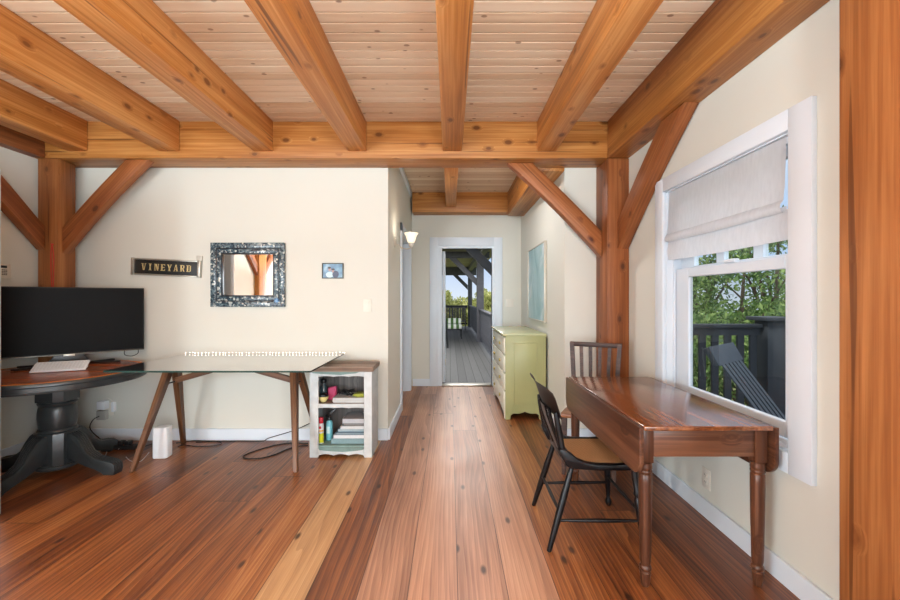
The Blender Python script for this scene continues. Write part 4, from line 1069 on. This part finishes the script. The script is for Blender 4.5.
# ------------------------------------------------------------------ drop-leaf table
TX0, TX1, TY0, TY1, TZ = .874, 1.459, 1.80, 2.945, .752
dt = thing('drop_leaf_table', 'mahogany drop-leaf table with both leaves down by the window', 'table', ((TX0 + TX1) / 2, 2.37, 0))
b = B(); b.box(TX0, TX1, TY0, TY1, TZ - .022, TZ, .006, seg=3); grain_part('tabletop', b, M['furn_top'], dt, (0, 1, 0), (1.16, 2.37, TZ - .02))
def leaf(x0, x1, name='drop_leaf'):
    z0, z1 = .522, TZ - .006; r_ = .07
    o = [(TY0, z1)] + [(TY0 + r_ - r_ * math.cos(a), z0 + r_ - r_ * math.sin(a)) for a in [PI / 2 * k / 8 for k in range(9)]]
    o += [(TY1 - r_ + r_ * math.sin(a), z0 + r_ - r_ * math.cos(a)) for a in [PI / 2 * k / 8 for k in range(9)]] + [(TY1, z1)]
    b = B(); b.prism(o, 'x', x0, x1, .004); grain_part('drop_leaf', b, M['furn_red'], dt, (0, 1, 0), ((x0 + x1) / 2, 2.37, .535))
leaf(TX0 - .022, TX0 - .001); leaf(TX1 + .003, TX1 + .024)
LX = (.904, 1.424); LY = (1.852, 2.885)
b = B(); zt = TZ - .0225
b.box(LX[0] + .027, LX[1] - .027, LY[0] - .018, LY[0] + .004, .602, zt, .002); grain_part('apron', b, M['furn_red'], dt, (1, 0, 0), (1.16, LY[0], .63))
b = B(); b.box(LX[0] + .027, LX[1] - .027, LY[1] - .004, LY[1] + .018, .602, zt, .002); grain_part('apron', b, M['furn_red'], dt, (1, 0, 0), (1.16, LY[1], .63))
for x in LX:
    b = B(); b.box(x - .014, x + .008, LY[0] + .027, LY[1] - .027, .602, zt, .002); grain_part('side_rail', b, M['furn_red'], dt, (0, 1, 0), (x, 2.37, .63))
LEGP = [(.015, 0), (.017, .004), (.019, .012), (.021, .03), (.024, .055), (.025, .065), (.020, .072), (.025, .078), (.027, .086), (.025, .094), (.021, .1), (.024, .12), (.0285, .35), (.030, .48), (.0295, .517), (.026, .522), (.030, .528), (.0305, .535), (.027, .540), (.0305, .547), (.030, .557), (.028, .566), (.029, .5745)]
for x in LX:
    for yv in LY:
        b = B(); b.lathe(LEGP, (x, yv), 24); b.box(x - .0265, x + .0265, yv - .0265, yv + .0265, .575, zt, .003)
        grain_part('leg', b, M['furn_red'], dt, (0, 0, 1), (x, yv, 0))

# ------------------------------------------------------------------ black cane chair
c1 = thing('cane_chair', 'black wooden chair with cane seat tucked at the left table side', 'chair', (.8, 2.33, 0))
bk = M['blackchair']
def tl(p0, p1, prof):   # turned leg
    b = B(); L = (Vector(p1) - Vector(p0)).length
    b.lathe([(r, t * L) for t, r in prof], axis=(p0, p1), n=18); return b
rear = [(0, .011), (.02, .0125), (.35, .018), (.65, .019), (.9, .015), (1, .012)]
front = [(0, .013), (.03, .018), (.07, .020), (.10, .015), (.13, .011), (.30, .016), (.50, .020), (.60, .021), (.64, .014), (.68, .020), (.72, .014), (.85, .018), (1, .016)]
part('leg', tl((.519, 2.10, 0), (.655, 2.15, .425), rear), bk, c1)
part('leg', tl((.535, 2.565, 0), (.655, 2.515, .425), rear), bk, c1)
part('leg', tl((1.02, 2.575, 0), (.985, 2.52, .425), front), bk, c1)
part('leg', tl((1.02, 2.095, 0), (.985, 2.145, .425), front), bk, c1)
lerp = lambda p, q, t: tuple(a + (c - a) * t for a, c in zip(p, q))
def rod(p, q, r=.0095): 
    b = B(); b.tube([p, lerp(p, q, .5), q], [r * .75, r * 1.15, r * .75], 12); return b
part('stretcher', rod(lerp((.519, 2.10, 0), (.655, 2.15, .425), .36), lerp((1.02, 2.095, 0), (.985, 2.145, .425), .36)), bk, c1)
part('stretcher', rod(lerp((.535, 2.565, 0), (.655, 2.515, .425), .36), lerp((1.02, 2.575, 0), (.985, 2.52, .425), .36)), bk, c1)
part('stretcher', rod(lerp((.519, 2.10, 0), (.655, 2.15, .425), .46), lerp((.535, 2.565, 0), (.655, 2.515, .425), .46)), bk, c1)
part('stretcher', rod(lerp((1.02, 2.095, 0), (.985, 2.145, .425), .46), lerp((1.02, 2.575, 0), (.985, 2.52, .425), .46)), bk, c1)
side = [(1.035, .448), (.98, .452), (.88, .446), (.78, .448), (.72, .458), (.675, .478), (.645, .505), (.60, .53), (.575, .525), (.585, .50), (.60, .47), (.615, .44), (.64, .425), (.78, .416), (.92, .415), (1.03, .422), (1.045, .435)]
for y0, y1 in ((2.112, 2.15), (2.515, 2.553)):
    b = B(); b.prism(side, 'y', y0, y1, .007); part('side_rail', b, bk, c1)
b = B(); b.box(.975, 1.04, 2.15, 2.515, .418, .449, .008); part('front_rail', b, bk, c1)
b = B(); b.box(.625, .675, 2.15, 2.515, .425, .462, .008); part('back_rail', b, bk, c1)
b = B(); nx, ny = 14, 14; vv = []
for i in range(nx + 1):
    vv.append([b.bm.verts.new((.672 + (.976 - .672) * i / nx, 2.149 + .367 * j / ny, .445 - .012 * math.sin(PI * i / nx) * math.sin(PI * j / ny))) for j in range(ny + 1)])
for i in range(nx):
    for j in range(ny): b.bm.faces.new((vv[i][j], vv[i + 1][j], vv[i + 1][j + 1], vv[i][j + 1]))
bmesh.ops.solidify(b.bm, geom=b.bm.faces[:], thickness=.004)
part('cane_seat', b, M['cane'], c1)
# back: crest rail bowed to the rear, posts, splat and spindles
def bowx(yv): return -.030 * math.cos((yv - 2.335) / .245 * PI / 2)
def backx(z): return .615 - (z - .47) * .22 - max(0, z - .7) * .10
b = B(); rows = []
zs = [.690, .70, .75, .80, .83, .848, .856]
N = 16
for i in range(N + 1):
    yv = 2.085 + .50 * i / N
    e = abs(i / N - .5) * 2
    rw = []
    for kz, z in enumerate(zs):
        zz = z + .004 - .012 * (e ** 6) * (1 if kz > 4 else 0)
        curl = -.018 * max(0, (z - .80) / .056) ** 2
        rw.append(b.bm.verts.new((backx(zz) + bowx(yv) + .03 + curl - .012, yv, zz)))
    rows.append(rw)
for a, c in zip(rows, rows[1:]):
    for k in range(len(zs) - 1): b.bm.faces.new((a[k], a[k + 1], c[k + 1], c[k]))
bmesh.ops.solidify(b.bm, geom=b.bm.faces[:], thickness=.026)
bmesh.ops.bevel(b.bm, geom=[e for e in b.bm.edges if e.calc_face_angle(0) > 1.0], offset=.005, segments=2, affect='EDGES')
part('crest_rail', b, bk, c1)
for yv in (2.135, 2.53):
    p, q = (.605, yv, .49), (backx(.72) + bowx(yv) + .014, yv, .72)
    b = B(); b.lathe([(.017, 0), (.019, .012), (.013, .022), (.018, .034), (.0155, .05), (.018, .12), (.015, .20), (.011, (Vector(q) - Vector(p)).length)], axis=(p, q), n=16); part('back_post', b, bk, c1)
for yv in (2.225, 2.44):
    b = B(); b.tube([(.632, yv, .455), (backx(.6) + bowx(yv) + .012, yv, .6), (backx(.72) + bowx(yv) + .012, yv, .72)], [.008, .011, .008], 10); part('spindle', b, bk, c1)
b = B()
for sy in (-1, 1): pass
sp_ = [(-.035, .455), (.035, .455), (.045, .52), (.052, .60), (.045, .66), (.05, .715), (-.05, .715), (-.045, .66), (-.052, .60), (-.045, .52)]
pts2 = []
b.prism([(2.335 + y_, z_) for y_, z_ in sp_], 'x', 0, .012)
for v in b.bm.verts: v.co.x += backx(v.co.z) + (-.030) * min(1, (v.co.z - .455) / .2) + .008
part('back_splat', b, bk, c1)

# ------------------------------------------------------------------ brown slat-back chair behind the table
ang = math.radians(-27)
c2 = thing('slat_back_chair', 'brown slat-back wooden chair at the far end of the table', 'chair', (1.165, 3.235, 0), (0, 0, ang))
cb = M['chair_brown']
def lp(name, b, mat=cb): return part(name, b, mat, c2, local=True)
for s in (-1, 1):
    b = B(); q = lambda x, y, z, w=.016, d=.014: [(x - w, y - d, z), (x + w, y - d, z), (x + w, y + d, z), (x - w, y + d, z)]
    b.hexa(q(s * .155, .03, .455) + q(s * .187, .075, .955)); lp('back_stile', b)
    b = B(); b.hexa(q(s * .17, .06, 0, .013, .013) + q(s * .165, .02, .425, .018, .018)); lp('leg', b)
    b = B(); b.hexa(q(s * .175, -.325, 0, .013, .013) + q(s * .175, -.31, .425, .02, .02)); lp('leg', b)
    b = B(); b.tube([(s * .172, -.315, .17), (s * .168, .045, .17)], .010, 10); lp('stretcher', b)
b = B(); b.box(-.203, .203, .062, .092, .925, .962, .005); lp('top_rail', b)
for k in range(4):
    x = -.111 + k * .074
    b = B(); b.hexa([(x * .85 - .012, .020, .456), (x * .85 + .012, .020, .456), (x * .85 + .012, .032, .456), (x * .85 - .012, .032, .456), (x - .014, .068, .9265), (x + .014, .068, .9265), (x + .014, .080, .9265), (x - .014, .080, .9265)]); lp('slat', b)
b = B(); b.prism([(-.195, -.33), (.195, -.33), (.205, -.30), (.19, .045), (.17, .06), (-.17, .06), (-.19, .045), (-.205, -.30)], 'z', .4255, .456, .008); lp('seat', b, timber_mat('seat_wood', (96, 56, 34), (138, 88, 58), (168, 118, 82), .35, knot=False))
b = B(); b.tube([(-.172, -.318, .24), (.172, -.318, .24)], .010, 10); lp('stretcher', b)

# ------------------------------------------------------------------ outside: porch beyond the hall door
PZ = -.06
b = B(); b.box(-5.5, 1.25, YE + .13, 19.6, PZ - .1, PZ); struct('porch_deck', b, M['deck'])
b = B(); b.box(-5.5, 1.5, YE + .13, 19.9, 2.80, 2.86); struct('porch_ceiling', b, M['porchceil'])
gt = M['greytimber']
px = .96
PL = ['grey porch post nearest the hall doorway, mostly hidden by the jamb', 'grey porch post with knee brace, middle of the doorway view', 'grey porch post farthest away, at the corner of the deck rail']
for (yy, xw), lb in zip(((7.75, .11), (12.75, .11), (19.2, .1)), PL):
    b = B(); b.box(px - xw, px + xw, yy - xw, yy + xw, PZ, 2.599, .01); single('porch_post', b, gt, lb, 'post')
BL = ['dark grey porch beam crossing above the nearest porch post', 'dark grey porch beam crossing above the middle porch post', 'dark grey porch beam at the far end of the porch roof']
KL = ['thick grey porch knee brace, upper right in the doorway', 'grey porch knee brace on the middle porch post', 'grey porch knee brace on the farthest porch post']
for yy, lb, kl in zip((7.75, 12.75, 19.2), BL, KL):
    b = B(); b.box(-5.4, px + .3, yy - .09, yy + .09, 2.60 if yy < 15 else 2.42, 2.80, .008); single('porch_beam', b, gt, lb, 'beam')
    zt_ = 2.60 if yy < 15 else 2.42
    b = B(); b.prism([(px - .112, 1.72), (px - .112, 1.95), (px - .112 - (zt_ - 1.95), zt_ - .001), (px - .112 - (zt_ - 1.72), zt_ - .001)], 'y', yy - .06, yy + .06, .006); single('porch_brace', b, gt, kl, 'brace')
b = B(); b.box(px - .09, px + .09, YE + .2, 7.65, 2.62, 2.799); b.box(px - .09, px + .09, 7.85, 12.65, 2.62, 2.799); b.box(px - .09, px + .09, 12.85, 19.1, 2.62, 2.799); single('porch_plate', b, gt, 'grey porch beam running away above the right row of posts', 'beam')

def railing(name, label, p0, p1, n, ww, mat, top=1.04, bot=.12, tw=.045, bw=.06, baseline=PZ):
    p0, p1 = Vector(p0), Vector(p1); d = p1 - p0; L = d.length
    t = thing(name, label, 'railing', (p0.x, p0.y, baseline), (0, 0, math.atan2(d.y, d.x)))
    b = B(); b.box(0, L, -bw, bw, top - .04, top, .005); part('top_rail', b, mat, t, local=True)
    b = B(); b.box(0, L, -.02, .02, top - .13, top - .0405); part('sub_rail', b, mat, t, local=True)
    b = B(); b.box(0, L, -.02, .02, bot, bot + .08); part('bottom_rail', b, mat, t, local=True)
    bb = B(); bb.box(-ww / 2, ww / 2, -tw / 2, tw / 2, bot + .0805, top - .1305); me = bb.mesh('baluster', mat)
    for i in range(n):
        o = bpy.data.objects.new('baluster', me); link(o, t); o.location = (L * (i + .5) / n, 0, 0)
    return t
railing('porch_railing', 'grey porch railing running away on the right, near stretch', (px, 7.9, 0), (px, 12.63, 0), 34, .09, gt)
railing('porch_railing', 'grey porch railing running away on the right, far stretch', (px, 12.87, 0), (px, 19.09, 0), 44, .09, gt)
railing('porch_railing', 'dark porch railing across the far end of the deck', (-5.2, 19.25, 0), (px - .12, 19.25, 0), 44, .035, M['blackmetal'])

# patio furniture
def seat_chair(name, label, loc, rz, mat, w_=.6, hgt_=.95, nsl=7, seat_z=.40):
    t = thing(name, label, 'chair', (loc[0], loc[1], PZ), (0, 0, rz))
    for sx in (-1, 1):
        for sy in (-1, 1):
            b = B(); b.box(sx * w_ / 2 - .018, sx * w_ / 2 + .018, sy * .26 - .018, sy * .26 + .018, 0, seat_z if sy < 0 else hgt_ - .05); part('leg', b, mat, t, local=True)
        b = B(); b.box(sx * w_ / 2 - .03, sx * w_ / 2 + .03, -.29, .24, seat_z + .20, seat_z + .23, .004); part('armrest', b, mat, t, local=True)
    b = B(); b.box(-w_ / 2 + .018, w_ / 2 - .018, -.28, .24, seat_z - .035, seat_z, .004); part('seat', b, mat, t, local=True)
    b = B(); b.box(-w_ / 2 - .018, w_ / 2 + .018, .243, .28, hgt_ - .05, hgt_, .004); part('top_rail', b, mat, t, local=True)
    for i in range(nsl):
        x = -w_ / 2 + w_ * (i + .5) / nsl; b = B(); b.box(x - .02, x + .02, .25, .27, seat_z, hgt_ - .05); part('back_slat', b, mat, t, local=True)
    return t
seat_chair('patio_chair', 'dark patio chair with slatted back at the far rail, left one', (-.30, 17.3), 0, M['greytimber'], .62, 1.0, 7)
seat_chair('patio_chair', 'dark patio chair with slatted back at the far rail, right one', (.38, 17.3), 0, M['greytimber'], .56, 1.0, 7)
t = thing('patio_lounger', 'patio seat with green and white striped cushions on the deck', 'lounger', (.12, 13.9, PZ))
for sx in (-1, 1):
    for yy in (-.3, .5):
        b = B(); b.box(sx * .27 - .018, sx * .27 + .018, yy - .018, yy + .018, 0, .30); part('leg', b, M['blackmetal'], t, local=True)
b = B(); b.box(-.30, .30, -.34, .54, .3005, .34, .004); part('frame', b, M['blackmetal'], t, local=True)
b = B(); b.box(-.29, .29, -.33, .45, .3405, .47, .04); part('seat_cushion', b, M['stripe'], t, local=True)
b = B(); b.hexa([(-.29, .40, .475), (.29, .40, .475), (.29, .52, .475), (-.29, .52, .475), (-.28, .48, .66), (.28, .48, .66), (.28, .58, .66), (-.28, .58, .66)], bev=.03); part('back_cushion', b, M['stripe'], t, local=True)
t = thing('metal_rocker', 'black metal chair frame just outside the porch door, at left', 'chair', (-.36, 11.4, PZ))
for yy in (-.26, .26):
    b = B(); b.tube(smooth_path([(.30, yy, .0), (.27, yy, .35), (.24, yy, .75), (.18, yy, 1.12), (.10, yy, 1.24), (.0, yy, 1.26)]), .022, 8); part('back_frame', b, M['blackmetal'], t, local=True)
    b = B(); b.tube([(.27, yy, .42), (-.28, yy, .44), (-.30, yy, .0)], .018, 8); part('leg', b, M['blackmetal'], t, local=True)
b = B(); b.box(-.28, .27, -.26, .26, .42, .46, .01); part('seat', b, M['blackmetal'], t, local=True)
for k in range(6):
    b = B(); z = .55 + k * .1; x = .262 - .03 * k * .5; b.tube([(x, -.26, z), (x, .26, z)], .012, 6); part('back_bar', b, M['blackmetal'], t, local=True)

# ------------------------------------------------------------------ outside the right window
b = B(); b.box(XR + .17, 7.0, -3.0, 5.0, -.16, PZ); struct('side_deck', b, M['darkdeck'])
railing('deck_fence', 'dark board deck fence outside the window, left of the square post', (XR + .25, 4.62, 0), (3.57, 4.62, 0), 12, .075, M['darkfence'], 1.09, .06, .03)
railing('deck_fence', 'dark board deck fence outside the window, right of the square post', (3.81, 4.62, 0), (6.8, 4.62, 0), 20, .075, M['darkfence'], 1.09, .06, .03)
t = thing('fence_post', 'square dark fence post with flat cap outside the window', 'post', (3.69, 4.62, PZ))
b = B(); b.box(3.59, 3.79, 4.52, 4.72, PZ, 1.07, .006); part('shaft', b, M['darkfence'], t)
b = B(); b.box(3.53, 3.85, 4.46, 4.78, 1.07, 1.115, .008); part('cap', b, M['darkfence'], t)
# slatted lounge chair with its back to the house
ac = thing('deck_chair', 'dark reclined deck chair with slatted back outside the window', 'chair', (2.445, 3.09, PZ), (0, 0, math.radians(-52)))
def al(name, b): return part(name, b, M['darkchair'], ac, local=True)
top = Vector((-.30, 0, .96)); low = Vector((.14, 0, .34)); dv = (low - top)
for k in range(6):
    yv = -.19 + k * .076
    b = B(); q = lambda p, w, d: [(p.x - d, p.y - w, p.z), (p.x + d, p.y - w, p.z), (p.x + d, p.y + w, p.z), (p.x - d, p.y + w, p.z)]
    t0 = top + dv * .12; al('back_slat', b.hexa(q(Vector((low.x, yv, low.z)), .022, .006) + q(Vector((t0.x, yv, t0.z)), .025, .006)))
b = B(); b.prism([(-.345, .98), (-.30, 1.005), (-.225, .865), (-.265, .845)], 'y', -.28, .28, .012); al('headrest', b)
for k in range(5):
    b = B(); x = .16 + k * .085; b.box(x, x + .07, -.26, .26, .34 + .01 * k, .36 + .01 * k, .003); al('seat_slat', b)
for s in (-1, 1):
    b = B(); b.box(.50, .55, s * .28 - .02, s * .28 + .02, 0, .34, .003); al('leg', b)
    b = B(); b.hexa([(-.40, s * .28 - .02, 0), (-.32, s * .28 - .02, 0), (-.32, s * .28 + .02, 0), (-.40, s * .28 + .02, 0), (.50, s * .28 - .02, .30), (.56, s * .28 - .02, .36), (.56, s * .28 + .02, .36), (.50, s * .28 + .02, .30)]); al('leg', b)

# ground and vegetation
b = B(); b.box(-60, 70, -20, 120, -2.6, -2.4); struct('ground', b, M['ground'])
def leaves(cl, n, size, seed):
    rnd = random.Random(seed); vs, fs = [], []
    for i in range(n):
        c, r = rnd.choice(cl)
        while True:
            p = Vector((rnd.uniform(-1, 1), rnd.uniform(-1, 1), rnd.uniform(-1, 1)))
            if .25 < p.length < 1: break
        p = Vector(c) + Vector((p.x * r[0], p.y * r[1], p.z * r[2]))
        a = Vector((rnd.gauss(0, 1), rnd.gauss(0, 1), rnd.gauss(0, .6))).normalized(); e = a.orthogonal().normalized()
        e.rotate(Matrix.Rotation(rnd.random() * 6.28, 3, a)); s = size * rnd.uniform(.6, 1.3); f = a.cross(e)
        k = len(vs); vs += [p - e * s, p + f * s * .35, p + e * s, p - f * s * .35 + a * s * .1]; fs.append((k, k + 1, k + 2, k + 3))
    return vs, fs
def tree(name, label, base, h, cl, n, size, seed, mat, trunk=.12, cat='tree', group=None):
    t = thing(name, label, cat, base, group=group)
    vs, fs = leaves(cl, n, size, seed)
    me = bpy.data.meshes.new('foliage'); me.from_pydata(vs, [], fs); me.materials.append(mat)
    o = bpy.data.objects.new('foliage', me); link(o, t)
    b = B(); rnd = random.Random(seed)
    b.tube(smooth_path([(0, 0, 0), (.08, .05, h * .3), (-.06, 0, h * .6), (.03, .02, h * .9)]), [trunk * (1 - .8 * i / 18) for i in range(19)], 8)
    for c, r in cl[::2]:
        b.tube([(0, .02, max(.05, c[2] * .45)), (c[0] * .5, c[1] * .5, c[2] * .8), (c[0], c[1], c[2])], [trunk * .4, trunk * .25, trunk * .1], 5)
    part('trunk', b, M['bark'], t, local=True)
    return t
def clumps(seed, n, sx, sy, z0, z1, r):
    rnd = random.Random(seed)
    return [((rnd.uniform(-sx, sx), rnd.uniform(-sy, sy), rnd.uniform(z0, z1)), (r * rnd.uniform(.7, 1.2),) * 2 + (r * rnd.uniform(.5, .9),)) for _ in range(n)]
TL = ['loose green tree beyond the fence, right of the window view', 'leafy green tree behind the deck fence, middle of window', 'thin green tree beyond the fence at the left of the window']
tree('leafy_tree', TL[0], (9.2, 11.2, -2.4), 6.2, clumps(1, 26, 1.5, 1.2, 2.2, 6.4, .75), 6500, .085, 11, M['leaf'])
tree('leafy_tree', TL[1], (7.2, 9.8, -2.4), 5.0, clumps(2, 24, 1.3, 1.0, 1.8, 4.7, .62), 6500, .075, 12, M['leaf'])
tree('leafy_tree', TL[2], (7.4, 12.0, -2.4), 6.3, clumps(3, 20, 1.2, .9, 2.0, 6.2, .6), 3600, .08, 13, M['leaf'])
for i, (x, yv, lb) in enumerate([(4.6, 7.6, 'dense green bush low behind the left deck fence boards'), (6.1, 7.9, 'dense green bush behind the square fence post'), (7.6, 7.6, 'dense green bush behind the right deck fence boards')]):
    tree('green_bush', lb, (x, yv, -2.4), 2.6, clumps(20 + i, 16, .9, .6, .8, 3.5, .55), 4200, .07, 30 + i, M['leaf'], .06, 'bush')
SB = ['pale scrub bush beyond the porch rail, leftmost', 'pale scrub bush beyond the porch rail, second from left', 'pale scrub bush beyond the porch rail, centre', 'pale scrub bush beyond the porch rail, just left of the posts', 'pale scrub bush seen right of the middle porch post', 'pale scrub bush beyond the porch rail, rightmost']
for i, (x, yv, hh) in enumerate([(-4.5, 41, 4.4), (-1.9, 37, 4.1), (.6, 40, 4.3), (2.9, 36, 4.0), (4.6, 39, 4.2), (7.6, 41, 4.3)]):
    tree('scrub_bush', SB[i], (x, yv, -2.4), hh * .7, clumps(40 + i, 22, 1.7, 1.2, .8, hh, .8), 4200, .17, 50 + i, M['scrub'], .1, 'bush')

# ------------------------------------------------------------------ light
wd = bpy.data.worlds.new('sky'); scene.world = wd; wd.use_nodes = True
nt = wd.node_tree; bg = nt.nodes['Background']
tc = nt.nodes.new('ShaderNodeTexCoord'); sp3 = nt.nodes.new('ShaderNodeSeparateXYZ'); nt.links.new(tc.outputs['Generated'], sp3.inputs[0])
rp = nt.nodes.new('ShaderNodeValToRGB'); nt.links.new(sp3.outputs[2], rp.inputs[0])
cr = rp.color_ramp; cr.elements[0].position = 0.0; cr.elements[0].color = lin((222, 234, 248)); cr.elements[1].position = .12; cr.elements[1].color = lin((176, 205, 246))
e = cr.elements.new(.3); e.color = (.75, .88, 1.1, 1)
e = cr.elements.new(.55); e.color = (2.0, 2.1, 2.3, 1)
nt.links.new(rp.outputs[0], bg.inputs[0]); bg.inputs[1].default_value = 1.0

def area(name, loc, target, sx, sy, power, c=(1, 1, 1), spread=180):
    l = bpy.data.lights.new(name, 'AREA'); l.shape = 'RECTANGLE'; l.size = sx; l.size_y = sy; l.energy = power; l.color = c
    l.spread = math.radians(spread)
    o = bpy.data.objects.new(name, l); link(o); o.location = loc
    o.rotation_euler = (Vector(target) - Vector(loc)).to_track_quat('-Z', 'Y').to_euler(); return o
for i, (a, c) in enumerate(RW):  # area lamps acting as daylight in the added windows
    area('window_daylight', ((a + c) / 2, YR - .05, 1.30), ((a + c) / 2, 4, 5.5), c - a - .12, 1.95, 60, (.82, .93, 1.0))
area('window_daylight', (XL - .05, (LW0 + LW1) / 2, (LZ0 + LZ1) / 2), (XR, 0.6, 2.2), LW1 - LW0 - .12, LZ1 - LZ0 - .12, 255, (.82, .93, 1.0))
area('window_daylight', (XR + .05, (LW0 + LW1) / 2, (LZ0 + LZ1) / 2), (XL, 1.2, 2.2), LW1 - LW0 - .12, LZ1 - LZ0 - .12, 180, (.82, .93, 1.0))
l = bpy.data.lights.new('hall_lamp_light', 'AREA'); l.shape = 'DISK'; l.size = .22; l.energy = 28; l.color = (.92, .97, 1.0)
o = bpy.data.objects.new('hall_lamp_light', l); link(o); o.location = (.12, 4.28, 2.79)
s = bpy.data.lights.new('sun', 'SUN'); s.energy = 3.6; s.angle = math.radians(1.5); s.color = (1, .95, .86)
o = bpy.data.objects.new('sun', s); link(o); o.rotation_euler = Vector((.6, .4, -.69)).to_track_quat('-Z', 'Y').to_euler(); o.location = (-10, 15, 20)

# ------------------------------------------------------------------ camera
cd = bpy.data.cameras.new('camera'); cam = bpy.data.objects.new('camera', cd); link(cam)
cd.sensor_width = 36; cd.lens = 16.0; cd.clip_start = .05; cd.clip_end = 300
cd.shift_y = -(298 - 300) / 900 * -1
cam.location = (0, 0, 1.33); cam.rotation_euler = (math.radians(90), 0, 0)
scene.camera = cam
vs_ = scene.view_settings; vs_.view_transform = 'Standard'; vs_.look = 'None'; vs_.exposure = 0.05; vs_.gamma = 1.0
